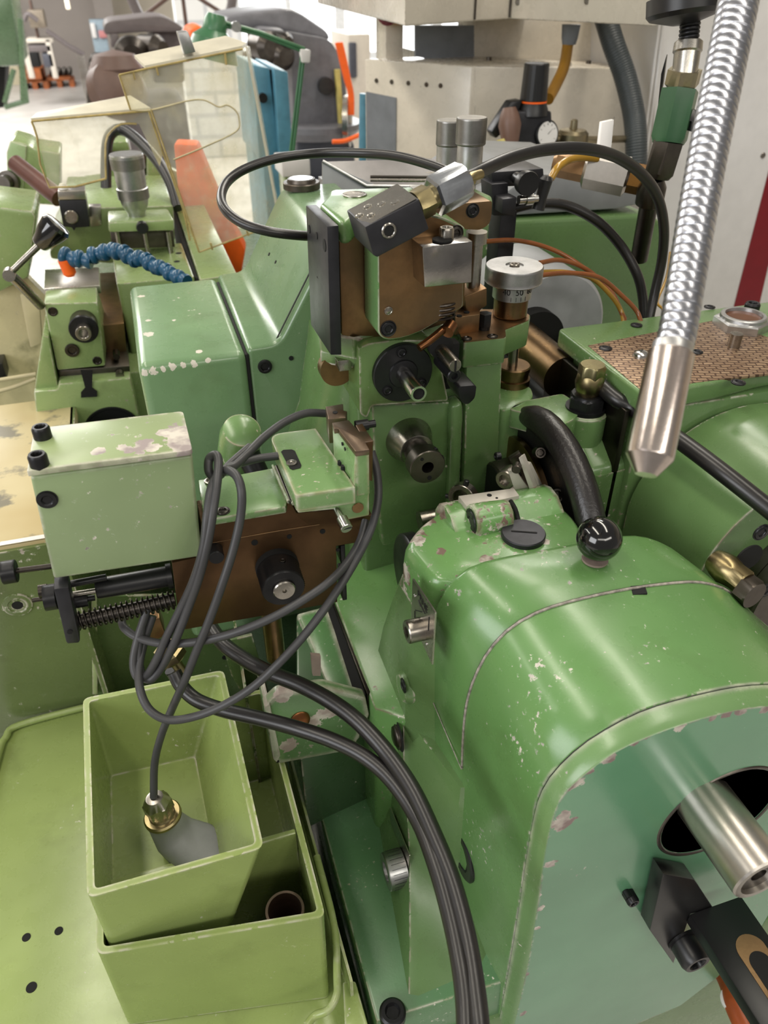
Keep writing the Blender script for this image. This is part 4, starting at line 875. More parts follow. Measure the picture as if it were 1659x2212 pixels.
b = bmesh.new(); q0 = A(4, 1238, y=.488); q1 = A(36, 1233, y=.488); lathe_bm(q0, q1 - q0, [(0, 0), (0, .0080), (.0005, .0086), ((q1 - q0).length - .0005, .0086, 'k'), ((q1 - q0).length, .008), ((q1 - q0).length, 0)], 64, b); link('side_knob', b, M['oxide'], fu, ang=60)
q1b = A(112, 1223, y=.488); lathe('push_rod', q1, q1b - q1, [(0, .0022), ((q1b - q1).length, .0022)], M['dark_steel'], fu, 16)
# hanging shaft and support post below the slide
lathe('support_shaft', A(585, 1325, y=.50), -Z, [(-.02, .0088), (.055, .0088), (.056, .008), (.056, 0)], M['bronze_steel'], fu, 32)

# ------------------------------------------------------------ little fittings under the spring
ft = thing('hose_fitting', 'brass hose fitting with hexagonal nut below the coil spring', 'fitting', tuple(A(370, 1440, y=.50)))
a = V((.35, -.25, -.9)).normalized(); q = A(330, 1352, y=.515)
hexa('steel_block', PL([(308, 1345), (345, 1335), (358, 1372), (322, 1395)], y=.51), [p + V((0, .02, 0)) for p in PL([(308, 1345), (345, 1335), (358, 1372), (322, 1395)], y=.51)], M['brown_steel'], ft, .0015)
lathe('hex_nut', A(366, 1412, y=.505), a, [(-.008, .0110, 'h'), (-.002, .0112, 'h'), (0, .0135, 'h'), (.006, .0135, 'h'), (.008, .010), (.008, 0)], M['brass'], ft, 36)
lathe('hose_barb', A(366, 1412, y=.505), a, [(.006, .0050), (.022, .0050), (.026, .0062), (.026, 0)], M['brass'], ft, 24)
lathe('hose_collar', A(376, 1452, y=.503), a, [(-.004, .0068), (.008, .0072)], M['oxide'], ft, 24)

hose('lower of the two thick black hoses, leaving the brass fitting beneath the spring', PD([(376, 1452, .655), (392, 1482, .655), (425, 1512, .65), (480, 1533, .64), (560, 1552, .625), (640, 1573, .61), (720, 1600, .60), (790, 1636, .59), (850, 1690, .575), (905, 1775, .555), (945, 1880, .53), (975, 1990, .51), (995, 2090, .49), (1005, 2180, .475), (1008, 2300, .455)]), .0062, M['hose_black'], group=None)
hose('upper of the two thick black hoses, emerging under the brown slide plate', PD([(440, 1330, .70), (480, 1388, .675), (530, 1425, .66), (580, 1452, .645), (650, 1480, .63), (715, 1515, .615), (775, 1560, .60), (835, 1625, .585), (890, 1705, .565), (935, 1800, .545), (975, 1900, .525), (1005, 2010, .505), (1023, 2110, .487), (1035, 2212, .467), (1038, 2300, .455)]), .0067, M['hose_black'])

# ------------------------------------------------------------ bins and tray
def open_box(name, top_o, bot_o, t, floor_t, m, parent=None, bw=.0012, r=.006):
    """open tapered bin: outer rim ring, outer bottom ring (z from points)"""
    def inset(P, d):
        n = len(P); out = []
        for i in range(n):
            a = P[i - 1]; p = P[i]; c = P[(i + 1) % n]
            e0 = (p - a).normalized(); e1 = (c - p).normalized(); n0 = V((-e0.y, e0.x, 0)); n1 = V((-e1.y, e1.x, 0))
            bis = (n0 + n1); bis = bis / max(1e-6, bis.length); out.append(p + bis * d / max(.3, bis.dot(n0)))
        return out
    To = arc2(top_o, r, 4); Bo = arc2(bot_o, r, 4); Ti = arc2(inset(top_o, t), r * .6, 4); Bi = arc2([p + V((0, 0, floor_t)) for p in inset(bot_o, t)], r * .6, 4)
    b = loft_bm([Bo, To, Ti, Bi], True)
    es = [e for e in b.edges if len(e.link_faces) == 2 and e.calc_face_angle(0) > radians(55)]
    bmesh.ops.bevel(b, geom=es, offset=bw, segments=2, affect='EDGES', clamp_overlap=True)
    return link(name, b, m, parent, ang=40)
gl = M['green_light']
b1 = open_box('parts_bin', [V((-.1235, .3430, 1.06)), V((.0085, .3435, 1.06)), V((.003, .5395, 1.06)), V((-.1285, .5430, 1.06))], [V((-.1270, .350, .955)), V((-.026, .347, .955)), V((-.034, .520, .955)), V((-.127, .522, .955))], .0055, .018, gl, None, r=.007)
tag(b1, 'upper pale green metal bin with a grey cable connector lying inside', 'bin', 'pale green metal bins')
b = bmesh.new()
b2 = open_box('parts_bin', [V((-.1335, .3415, .981)), V((.048, .3165, .981)), V((.043, .575, .981)), V((-.135, .575, .981))], [V((-.138, .348, .835)), V((.0455, .315, .835)), V((.040, .57, .835)), V((-.138, .57, .835))], .0055, .006, gl, None, r=.007)
tag(b2, 'lower pale green metal bin beneath the first, with a steel ring inside', 'bin', 'pale green metal bins')
box('divider', -.128, .040, .398, .4035, .845, .979, gl, b2, .001)
# ring of pipe standing in the lower bin
rc_ = A(594, 1968, z=.955)
rg = lathe('pipe_ring', V((.0145, .352, .842)), V((.03, -.02, 1)), [(0, .0175), (.104, .0175), (.105, .0170), (.105, .0148), (.104, .0143), (.002, .0143), (.002, 0)], metal('worn_ring', (170, 150, 136), .4, .1, (120, 96, 80), .5), None, 48)
tag(rg, 'open steel pipe ring standing in the front corner of the lower bin', 'ring')
# tray with raised rim
tz = .833
ty = thing('drip_tray', 'wide pale green sheet metal tray with raised rim and drilled holes', 'tray', (-.2, .5, .80))
tp_ = [A(2, 1640, z=tz), A(16, 1530, z=tz), A(60, 1508, z=tz), A(200, 1470, z=tz)]
x_l = -.275; 
plan = arc2([V((x_l - .05, .15, tz)), V((.075, .15, tz)), V((.064, .60, tz)), V((-.155, .708, tz)), V((-.262, .712, tz)), V((-.2635, .60, tz))][0:2] + [V((.064, .45, tz)), V((.058, .585, tz)), V((-.155, .748, tz)), V((-.275, .748, tz))], [0, 0, 0, 0, 0, .03], 6)
sheet = prism('sheet', plan, (0, 0, -.004), gl, ty, .001)
rim = [V((x_l - .05, .15, tz + .004)), V((x_l - .012, .60, tz + .004)), V((x_l - .002, .70, tz + .004)), V((x_l + .004, .722, tz + .004)), V((x_l + .020, .738, tz + .004)), V((-.155, .744, tz + .004)), V((-.12, .746, tz + .004))]
tube('rim', rim, .0045, gl, ty, n=5, seg=10)
for p, r in (((57, 2025), .0042), ((127, 2011), .0042), ((68, 2133), .0050)): hole(A(*p, z=tz), Z, r, sheet)
tube('trough_lip', [V((.060, .42, .895)), V((.060, .35, .893)), A(728, 2110, z=.89), A(727, 2150, z=.89), A(708, 2182, z=.885), A(680, 2194, z=.88), A(662, 2215, z=.88)], .0035, gl, ty, n=6, seg=10)
prism('trough_wall', [V((.058, .56, .889)), V((.062, .30, .889)), V((.062, .30, .84)), V((.058, .56, .84))], (.0025, 0, 0), gl, ty, 0)
prism('corner_block', [A(740, 2120, z=.86), A(768, 2118, z=.86), A(800, 2230, z=.86), A(745, 2230, z=.86)], (0, 0, -.05), gl, ty, .002)
box('tray_support', -.25, .03, .20, .60, 0, .829, M['green_deep'], ty, 0)

# ------------------------------------------------------------ panel behind the bins and brackets
pn = thing('splash_panel', 'dark mossy green sheet panel standing behind the parts bins', 'panel', (0, .73, .78))
prism('sheet', PL([(205, 1290), (500, 1280), (520, 1520), (205, 1530)], y=.7490), (0, .003, 0), M['green_pan'], pn, 0)
prism('post', PL([(197, 1280), (209, 1280), (211, 1500), (200, 1500)], y=.7430), (0, .006, 0), paint('green_post', (166, 178, 130), wear=.8, spots=.5), pn, .0006)
prism('panel_side', [V((.020, .560, .99)), V((.026, .725, .99)), V((.026, .725, .80)), V((.020, .560, .80))], (.003, 0, 0), M['green_pan'], pn, 0)
prism('bracket', PL([(478, 1388), (545, 1372), (600, 1560), (560, 1560), (500, 1460)], y=.62), (0, .004, 0), M['green_pan'], pn, .001)
hole(A(486, 1420, y=.7489), -Y, .004, pn)
# chipped angle bracket in front of the bed
ab = thing('angle_bracket', 'chipped green angle bracket with copper-coloured plug in front of the bed', 'bracket', (.06, .5, 1.0))
am_ = paint('green_angle', (90, 124, 78), wear=1.5, spots=.4, under=(166, 150, 142), edge=.007, blobs=[(A(700, 1545, y=.47) - ORG['angle_bracket'], .011), (A(625, 1610, y=.47) - ORG['angle_bracket'], .009), (A(675, 1560, y=.47) - ORG['angle_bracket'], .009), (A(612, 1500, y=.47) - ORG['angle_bracket'], .010), (A(720, 1535, y=.47) - ORG['angle_bracket'], .009)])
az_ = A(585, 1525, y=.475).z
prism('web', arc2(PL([(571, 1527), (600, 1500), (700, 1485), (790, 1507), (798, 1545), (790, 1560), (762, 1620), (603, 1650), (590, 1640)], y=.470), [.001, .004, .004, .002, .002, .001, .004, .002, .001]), (0, .012, 0), am_, ab, .0015)
prism('flange', PL([(573, 1527), (583, 1520), (606, 1632), (598, 1648), (590, 1640)], y=.4685), (0, .05, 0), am_, ab, .001)
prism('top_strip', [A(585, 1520, z=az_ + .002), A(700, 1490, z=az_ + .004), A(700, 1470, z=az_ + .004), A(640, 1492, z=az_ + .004), A(590, 1508, z=az_ + .004)], (0, 0, -.004), M['primer'], ab, 0)
lathe('copper_plug', A(648, 1553, y=.4695), V((.05, -1, .25)), [(0, .0092), (.0025, .0092), (.0035, .0075), (.0035, 0)], M['copper'], ab, 28)
hole(A(600, 1645, y=.4695), -Y, .0015, ab)
prism('primer_patch', PL([(672, 1416), (693, 1418), (693, 1460), (676, 1460)], y=.478), (0, .004, 0), M['primer'], ab, 0)

# ------------------------------------------------------------ sensor cable with its connector in the bin
cm_ = M['cable']; cr = .0033
sc = thing('sensor_cable', 'dark grey cable from the feed unit to the connector in the bin', 'cable', tuple(A(340, 1800, z=.98)))
def cab(pts, name='cable_loop'): return tube(name, PD(pts), cr, cm_, sc, n=10, seg=12)
cab([(706, 893, .63), (660, 893, .62), (615, 912, .61), (570, 945, .60), (535, 980, .59), (505, 1008, .575), (478, 1018, .56), (458, 1050, .545), (448, 1110, .54), (440, 1180, .545), (420, 1250, .555), (392, 1312, .57), (362, 1372, .58), (338, 1425, .59), (315, 1462, .60), (296, 1462, .60), (288, 1432, .60), (296, 1385, .60), (318, 1315, .60)])
cab([(600, 985, .60), (560, 990, .595), (520, 1000, .585), (490, 1012, .57), (478, 1022, .556), (492, 1016, .55), (512, 1030, .542), (522, 1065, .54), (519, 1120, .545), (503, 1190, .55), (480, 1262, .555), (452, 1340, .565), (425, 1405, .575), (400, 1468, .59), (372, 1530, .61), (348, 1590, .63), (334, 1650, .645), (332, 1722, .655)], 'long_run')
cab([(540, 965, .596), (500, 1000, .58), (470, 1030, .56), (452, 1020, .555), (452, 992, .555), (466, 983, .553), (472, 1000, .55), (468, 1050, .543), (460, 1105, .54), (450, 1165, .543), (432, 1240, .552), (404, 1320, .568), (375, 1392, .58), (350, 1440, .595), (325, 1468, .60), (306, 1455, .602), (300, 1410, .602), (306, 1350, .60)])
cab([(802, 975, .60), (814, 1020, .60), (817, 1075, .60), (806, 1130, .60), (782, 1185, .595), (748, 1245, .585), (705, 1310, .58), (655, 1375, .575), (600, 1435, .575), (545, 1485, .58), (480, 1525, .585), (420, 1548, .59), (365, 1555, .59), (325, 1535, .59), (304, 1495, .592), (300, 1445, .60), (312, 1385, .605), (330, 1330, .605)])
cab([(790, 1125, .61), (776, 1172, .60), (745, 1222, .585), (705, 1262, .57), (655, 1296, .565), (600, 1328, .563), (540, 1355, .565), (480, 1375, .57), (415, 1388, .58), (350, 1390, .59), (300, 1378, .60), (270, 1358, .605), (262, 1340, .61)])
gd = V((.10, -.05, -1)).normalized(); g0 = A(333, 1722, d=.655)
lathe('gland_nut', g0, gd, [(0, .0055), (.0005, .0075), (.007, .0115), (.008, .0128, 'h'), (.018, .0128, 'h'), (.019, .0112), (.024, .0112), (.025, .0118)], M['steel'], sc, 36)
lathe('brass_ring', g0 + gd * .0245, gd, [(0, .0152), (.0015, .0165), (.004, .0165), (.005, .0152), (.005, 0)], M['brass'], sc, 44)
cb0 = g0 + gd * .0285
R = []
dirs = [gd, gd, V((.35, -.35, -.75)), V((.62, -.45, -.5)), V((.7, -.5, -.35))]
p = cb0.copy()
for i, (st, wv, hv) in enumerate(((0, .0150, .0150), (.010, .0155, .0155), (.014, .0185, .016), (.020, .023, .017), (.024, .024, .017))):
    d_ = dirs[i].normalized(); p = p + d_ * st if i else p
    s1 = V((.55, .83, 0)).normalized(); s1 = (s1 - d_ * s1.dot(d_)).normalized(); s2 = d_.cross(s1)
    ring_ = []
    for k_ in range(16):
        th = 2 * pi * k_ / 16; c_, s__ = cos(th), sin(th); e = .75 if i > 1 else 1
        ring_.append(p + s1 * wv * (abs(c_) ** e) * (1 if c_ >= 0 else -1) + s2 * hv * (abs(s__) ** e) * (1 if s__ >= 0 else -1))
    R.append(ring_)
link('connector_body', loft_bm(R, True), M['cast_grey'], sc, ang=50)

# ------------------------------------------------------------ gooseneck in front
gn = thing('gooseneck_nozzle', 'flexible ribbed metal gooseneck ending in a cone-tipped aluminium nozzle', 'nozzle', tuple(A(1405, 1030, d=.40)))
gp_ = spline(PD([(1450, 770, .40), (1463, 720, .405), (1480, 620, .41), (1503, 480, .42), (1530, 330, .43), (1560, 180, .44), (1588, 40, .45), (1610, -80, .46), (1625, -200, .47)]), 60)
L = [0]
for a, c in zip(gp_, gp_[1:]): L.append(L[-1] + (c - a).length)
b = bmesh.new()
def gr(t):
    s = t * L[-1]; ph = (s / .0058) % 1
    return 1 + .045 * sin(pi * ph) ** .5 - (.04 if ph < .1 else 0)
tube_bm(resample(gp_, 1100), .0094, 32, b, rf=lambda t: gr(t) * (1 + .28 * t))
link('flexible_neck', b, metal('chrome_neck', (180, 182, 190), .28, .08), gn, ang=70)
nt_ = A(1450, 765, d=.40); nb_ = A(1395, 1026, d=.392); axn = (nb_ - nt_).normalized(); LL = (nb_ - nt_).length
lathe('neck_sleeve', nt_ - axn * .006, axn, [(0, .0098), (.001, .0104), (.010, .0104)], M['alu'], gn, 40)
lathe('nozzle', nt_, axn, [(-.001, .0108), (0, .0118), (LL * .84, .0122), (LL * .855, .0120), (LL * .985, .0062), (LL, .0055), (LL, 0)], metal('spun_alu', (214, 204, 196), .24, .08, (170, 130, 116), .35), gn, 56, ang=20)
# ------------------------------------------------------------ SECOND MACHINE (left, behind)
gf = M['green_far']
m2 = thing('lathe_machine', 'second pale green machine with silver micrometer drum and small spindle block', 'machine', (-.1, 1.3, 0))
y2 = 1.10
def top_z(p, y): return A(*p, y=y).z
zb2 = A(94, 656, y=y2).z
f = PL([(94, 656), (211, 653), (228, 791), (124, 801)], y=y2)
hexa('spindle_block', [f[3], f[2], f[2] + V((.006, .17, 0)), f[3] + V((.006, .17, 0))], [f[0], f[1], A(210, 620, z=zb2), A(97, 627, z=zb2)], gf, m2, .003)
prism('block_plate', [A(95, 623, z=zb2 + .001), A(215, 616, z=zb2 + .001), A(213, 577, z=zb2 + .001), A(97, 582, z=zb2 + .001)], (0, 0, -.012), M['steel_brush'], m2, .001)
no = A(181, 697, y=y2)
lathe('spindle_nose', no, -Y, [(0, .0185), (.022, .0185), (.0225, .0145)], M['gun'], m2, 40)
lathe('nose_ring', no - Y * .022, -Y, [(0, .0195), (.004, .0195), (.005, .0185), (.005, 0)], M['oxide'], m2, 40)
ring('spindle_tube', no - Y * .026, -Y, .016, .0105, .0062, M['steel'], m2)
ring('socket', A(156, 756, y=y2), -Y, .003, .0098, .0055, M['dark_steel'], m2)
for p in ((114, 673), (210, 779)): ring('bolt_hole', A(*p, y=y2), -Y, .001, .0065, .004, M['dark_steel'], m2)
prism('slide_base', PL([(127, 800), (280, 790), (282, 822), (200, 826), (128, 832)], y=1.105), (0, .2, 0), M['gun'], m2, .002)
prism('bed', PL([(127, 829), (282, 817), (320, 990), (90, 1000), (73, 846), (124, 842)], y=1.08), (0, .05, 0), gf, m2, .003)
prism('bed_channel', PL([(75, 842), (92, 725), (105, 728), (126, 838)], y=1.09), (0, .2, .0), gf, m2, .002)
prism('t_slot', PL([(174, 800), (200, 800), (199, 838), (210, 846), (210, 857), (175, 859), (175, 848), (184, 838)], y=1.078), (0, .002, 0), M['void'], m2, 0)
lathe('round_opening', A(245, 934, y=1.078), -Y, [(-.002, .042), (.0006, .042), (.0006, .039), (-.0005, .038), (-.0005, 0)], M['plastic_black'], m2, 44)
box('bed_back', -.17, .05, 1.13, 1.56, .8, 1.12, gf, m2, .004)
prism('cross_slide', PL([(212, 702), (268, 698), (276, 790), (230, 792)], y=1.16), (0, .25, 0), M['brown_steel'], m2, .002)
lathe('small_pin', A(251, 760, y=1.14), -Y, [(0, .005), (.02, .005), (.02, 0)], M['dark_steel'], m2, 20); lathe('small_pin', A(259, 806, y=1.10), -Y, [(0, .006), (.012, .006), (.012, 0)], M['steel'], m2, 20)
zs = A(252, 613, y=1.2).z
sq = [A(252, 613, z=zs), A(420, 598, z=zs), A(392, 524, z=zs), A(240, 538, z=zs)]
prism('saddle', arc2(sq, .006), (0, 0, -.16), gf, m2, .003)
for p in ((386, 547), (382, 565)): hole(A(*p, z=zs), Z, .005, m2)
sl2 = [A(432, 604, z=zs + .004), A(512, 592, z=zs + .004), A(440, 440, z=zs + .004), A(378, 444, z=zs + .004)]
prism('side_slab', sl2, (0, 0, -.14), gf, m2, .002)
prism('groove', [A(420, 598, z=zs - .002), A(434, 604, z=zs - .002), A(382, 446, z=zs - .002), A(368, 450, z=zs - .002)], (0, 0, -.1), M['void'], m2, 0)
zr = A(112, 470, y=1.42).z
prism('rear_table', PL([(107, 545), (137, 492), (136, 450), (375, 444), (378, 520), (240, 570), (110, 560)], y=1.42), (0, .25, 0), gf, m2, .004)
prism('steel_strip', PL([(192, 446), (218, 446), (220, 487), (196, 490)], y=1.415), (0, .02, 0), M['steel_brush'], m2, .001)
yb_ = 1.32
bf_ = PL([(233, 480), (376, 474), (377, 499), (235, 503)], y=yb_)
hexa('slide_bracket', [bf_[3], bf_[2], bf_[2] + V((0, .06, 0)), bf_[3] + V((0, .06, 0))], [bf_[0], bf_[1], bf_[1] + V((-.004, .075, 0)), bf_[0] + V((.0, .075, 0))], gf, m2, .004)
prism('guide_way', PL([(238, 500), (374, 498), (378, 534), (242, 538)], y=yb_ + .02), (0, .03, 0), M['gun'], m2, .001)
for x_ in (252, 312, 362): lathe('guide_rod', A(x_, 500, y=yb_ + .012), -Z, [(0, .004), (.045, .004)], M['steel'], m2, 16)
lathe('black_stop', A(307, 489, y=yb_ - .001), -Y, [(0, .009), (.010, .0095), (.012, .008), (.012, 0)], M['plastic_black'], m2, 28)
mz = A(298, 476, y=yb_ + .035)
lathe('micrometer_drum', mz, Z, [(0, .0140), (.012, .0140), (.024, .0205), (.034, .0225), (.0345, .0240), (.050, .0245), (.051, .0228), (.064, .0235), (.078, .0235), (.0785, .0255), (.099, .0262), (.101, .025), (.101, .018), (.100, 0)], M['alu'], m2, 48)
lathe('grey_band', mz + Z * .0792, Z, [(0, .0262), (.016, .0266)], M['knurl_grey'], m2, 48)
lathe('grey_band', mz + Z * .0348, Z, [(0, .0247), (.015, .0250)], M['knurl_grey'], m2, 48)
box('machine_stand', -.17, .28, 1.12, 1.60, 0, .80, M['green_pan'], m2, 0)

cl = thing('clamp_block', 'small black clamp block with steel top and slotted bolt', 'clamp block', tuple(A(160, 490, y=1.36)))
f = PL([(126, 433), (186, 432), (194, 490), (164, 492), (160, 499), (155, 492), (137, 489)], y=1.36)
prism('body', f, (0, .05, 0), M['oxide_flat'], cl, .001)
prism('steel_top', [A(126, 432, y=1.359), A(186, 431, y=1.359), A(183, 411, y=1.359), A(125, 413, y=1.359)], (0, .035, 0), M['steel_brush'], cl, .0008)
lathe('slotted_bolt', A(154, 468, y=1.359), -Y, [(0, .0105), (.003, .0105), (.004, .009), (.004, 0)], M['steel'], cl, 28)
lathe('white_cap', A(137, 408, y=1.37), Z, [(0, .008), (.004, .007), (.008, .004), (.009, 0)], M['white_metal'], cl, 20)

# blue segmented coolant hose
bh = thing('coolant_hose', 'blue segmented coolant hose with orange tip over the spindle block', 'hose', tuple(A(250, 560, y=1.15)))
hp = spline(PD([(132, 550, 1.07), (167, 558, 1.07), (204, 551, 1.07), (245, 543, 1.06), (280, 553, 1.05), (313, 563, 1.04), (340, 577, 1.03), (366, 590, 1.02), (398, 604, 1.0)]), 20)
L = [0]
for a, c in zip(hp, hp[1:]): L.append(L[-1] + (c - a).length)
def at_len(s):
    for i in range(len(L) - 1):
        if L[i + 1] >= s: t = (s - L[i]) / (L[i + 1] - L[i]); return hp[i].lerp(hp[i + 1], t), (hp[i + 1] - hp[i]).normalized()
    return hp[-1], (hp[-1] - hp[-2]).normalized()
ns = 11
for i in range(ns):
    p, d_ = at_len(L[-1] * i / ns); k_ = L[-1] / ns / .019; r_ = 1 - .22 * i / ns
    d_ = (d_ + V((random.uniform(-.12, .12), 0, random.uniform(-.12, .12)))).normalized()
    lathe('segment', p, d_, [(0, .0085 * r_), (0, .0098 * r_), (.0025 * k_, .0125 * r_), (.006 * k_, .0128 * r_), (.009 * k_, .0118 * r_), (.0105 * k_, .0090 * r_), (.014 * k_, .0100 * r_), (.0185 * k_, .0118 * r_), (.022 * k_, .0105 * r_), (.022 * k_, 0)], M['blue_hose'], bh, 28, ang=50)
lathe('orange_tip', A(140, 560, d=1.07), V((.1, .0, -1)), [(0, .010), (.020, .009), (.024, .006), (.024, 0)], M['orange'], bh, 24)

lv = thing('crank_lever', 'bent steel crank lever with tapered black grip', 'lever', tuple(A(86, 660, y=1.12)))
k0 = A(84, 530, y=1.05); k1 = A(127, 482, y=1.05); d_ = (k1 - k0).normalized(); kl = (k1 - k0).length
lathe('grip', k0, d_, [(0, .0085), (.002, .0105), (kl * .55, .0165), (kl * .85, .0185), (kl * .96, .016), (kl, .010), (kl, 0)], M['knob_black'], lv, 36)
tube('upper_rod', [k0, A(20, 592, y=1.05)], .0042, M['steel'], lv, n=1, seg=14)
tube('lower_rod', [A(20, 592, y=1.05), A(38, 608, y=1.06), A(88, 660, y=1.10)], .0065, M['steel'], lv, n=1, seg=16)
lathe('elbow', A(20, 593, y=1.045), -Y, [(-.008, .0075), (.006, .0075), (.006, 0)], M['steel'], lv, 20)

ls = thing('left_cabinet', 'green painted machine head with chipped pale edge at the far left', 'machine', (-.4, 1.4, 0))
zl = A(78, 460, y=1.3).z
prism('head', [A(-60, 632, y=1.3), A(0, 632, y=1.3), A(62, 600, y=1.3), A(78, 470, y=1.3), A(70, 455, y=1.3), A(-60, 440, y=1.3)], (0, .14, 0), M['green_far'], ls, .01)
prism('stand', PL([(-60, 632), (60, 600), (100, 640), (108, 880), (-60, 900)], y=1.34), (0, .02, 0), paint('cream_worn', (198, 188, 150), wear=.3, spots=.3, grime=.8, under=(130, 120, 90)), ls, 0)
box('foot', -.45, -.30, 1.36, 1.5, 0, 1.0, M['green_pan'], ls, 0)
prism('door_flap', PL([(43, 636), (84, 640), (92, 742), (66, 752)], y=1.30), (0, .012, 0), M['cream'], ls, .002)
box('black_latch', *sorted((A(-30, 775, y=1.32).x, A(8, 775, y=1.32).x)), 1.30, 1.34, *sorted((A(0, 810, y=1.32).z, A(0, 775, y=1.32).z)), M['plastic_black'], ls, .002)
for a in (((-20, 824), (30, 816), (78, 808)), ((-20, 850), (30, 836), (78, 817))):
    tag(tube('cord', [A(p[0], p[1], y=1.27) for p in a], .0035, M['cream'], None, n=6, seg=10), ('upper' if a[0][1] == 824 else 'lower') + ' of the two pale beige cords running behind the second machine', 'cord', 'pale cords')

# cream-topped pan of the second machine and its green front panel
cp_ = thing('oil_pan', 'cream painted oil pan with stains above a mossy green front panel', 'pan', (-.3, .9, 0))
st = N('cream_stained'); nz = st.noise(14, 5, .6); st.l(st.mix(st.ramp(nz, .55, .62), st.mix(st.ramp(st.noise(5, 3), .35, .7), lin((206, 194, 156)), lin((184, 164, 118))), lin((128, 122, 106))), st.b.inputs['Base Color']); st.set(Roughness=.42)
box('pan_sheet', -.80, -.135, .757, 1.12, 1.08, 1.10, st.m, cp_, .004)
fp_ = box('front_panel', -.80, -.137, .752, .760, .30, 1.095, paint('green_moss', (90, 104, 62), wear=.5, spots=.8, grime=.7, under=(172, 160, 150), spot_scale=28), cp_, 0)
lathe('boss_ring', A(38, 1306, y=.752), -Y, [(0, .0165), (.0015, .0160), (.0022, .0105), (.0015, .0095), (.0015, .0062), (-.0002, .006), (-.0002, 0)], M['green_moss'], fp_, 36)
lathe('threaded_hole', A(38, 1306, y=.752), -Y, [(0, .0060), (.0016, .0058), (.0016, 0)], M['void'], fp_, 24)
box('pan_wall', -.142, -.136, .70, 1.1, .30, 1.10, M['green_moss'], cp_, 0)
prism('bare_strip', [V((-.80, .7575, 1.1005)), V((-.15, .7575, 1.1005)), V((-.15, .765, 1.1005)), V((-.80, .765, 1.1005))], (0, 0, .0004), M['steel_brush'], cp_, 0)

# ------------------------------------------------------------ THIRD MACHINE: block with wooden handle, acrylic guards
m3 = thing('grinding_head', 'green machine head with brown handle behind the yellowed guard', 'machine', (-.15, 1.8, 0))
y3 = 1.70
prism('head_block', arc2(PL([(24, 302), (60, 312), (75, 322), (130, 330), (130, 445), (60, 440), (16, 425), (16, 330)], y=y3), .006), (0, .12, 0), gf, m3, .006)
prism('end_face', PL([(22, 304), (58, 316), (50, 420), (16, 405), (14, 330)], y=y3 - .004), (0, .01, 0), paint('green_pale', (150, 172, 128), wear=.6, spots=.4), m3, .003)
lathe('hub', A(22, 392, y=y3 - .004), V((-.35, -1, .1)), [(0, .020), (.010, .020), (.012, .014), (.030, .013), (.030, 0)], M['gun'], m3, 32)
q0 = A(30, 350, y=1.58); q1 = A(128, 428, y=1.50)
hr_ = lathe('handle', q0, q1 - q0, [(0, 0), (0, .012), (.003, .0145), ((q1 - q0).length, .0155), ((q1 - q0).length, 0)], plain('brown_grip', (96, 56, 46), .45, var=.2), m3, 28)
prism('rear_block', arc2(PL([(178, 405), (225, 398), (232, 442), (178, 446)], y=1.60), .006), (0, .1, 0), gf, m3, .004)
lathe('round_bore', A(205, 437, y=1.598), -Y, [(0, .020), (.003, .020), (.003, .014), (.001, .013), (.001, 0)], M['oxide'], m3, 32)
prism('rear_bracket', arc2(PL([(233, 308), (275, 306), (282, 325), (235, 328)], y=1.75), .004), (0, .08, 0), gf, m3, .004)
prism('upright', PL([(229, 318), (240, 320), (262, 445), (236, 448)], y=1.72), (0, .06, 0), gf, m3, .003)
prism('slide_dark', PL([(240, 328), (330, 330), (330, 380), (246, 372)], y=1.78), (0, .03, 0), M['gun'], m3, .002)
prism('rear_panel', PL([(318, 340), (400, 380), (395, 446), (318, 446)], y=1.70), (0, .03, 0), gf, m3, .002)
box('floor_stand', -.25, .35, 1.72, 2.1, 0, 1.06, M['green_pan'], m3, 0)
hose('dark rubber hose arching behind the micrometer drum', PD([(232, 460, 1.40), (229, 380, 1.40), (232, 310, 1.40), (245, 284, 1.40), (268, 282, 1.40), (300, 305, 1.38), (340, 348, 1.35), (368, 395, 1.33), (385, 450, 1.32)]), .0098, M['rubber'])

def acrylic():
    s = N('yellowed_acrylic'); n1 = s.noise(9, 5, .6); n2 = s.noise(70, 4, .6)
    s.l(s.mix(s.ramp(n1, .45, .75), lin((226, 226, 214)), lin((214, 196, 130))), s.b.inputs['Base Color']); s.set(Roughness=.28, Specular_IOR_Level=.6)
    tr = s.n('ShaderNodeBsdfTransparent'); tr.inputs[0].default_value = (.97, .96, .90, 1)
    mx = s.n('ShaderNodeMixShader'); f = s.math('ADD', s.math('MULTIPLY', s.ramp(n1, .35, .7), .26), s.math('MULTIPLY', s.ramp(n2, .5, .7), .08)); s.l(s.math('ADD', f, .11), mx.inputs[0])
    s.l(tr.outputs[0], mx.inputs[1]); s.l(s.b.outputs[0], mx.inputs[2]); s.l(mx.outputs[0], s.t.nodes['Material Output'].inputs[0]); M['acrylic'] = s.m
acrylic()
edge_m = plain('amber_edge', (190, 168, 108), .3, var=.3, scale=60)
g1 = thing('acrylic_guard', 'tall yellowed clear acrylic guard with a wavy cut edge, tilted', 'guard', tuple(A(430, 545, y=1.25)))
yg = 1.25
fs = PL([(257, 162), (314, 149), (524, 106), (553, 500), (430, 545), (326, 236), (282, 238)], y=yg)
prism('front_sheet', fs, (0, .004, 0), M['acrylic'], g1, 0)
rs = [fs[2], A(534, 99, y=yg + .06), A(602, 470, y=yg + .06), fs[3]]
hexa('side_sheet', rs, [p + V((.004, 0, 0)) for p in rs], M['acrylic'], g1, 0)
ts = [A(314, 149, y=yg), A(291, 126, y=yg + .06), A(488, 84, y=yg + .06), A(533, 99, y=yg + .05), fs[2]]
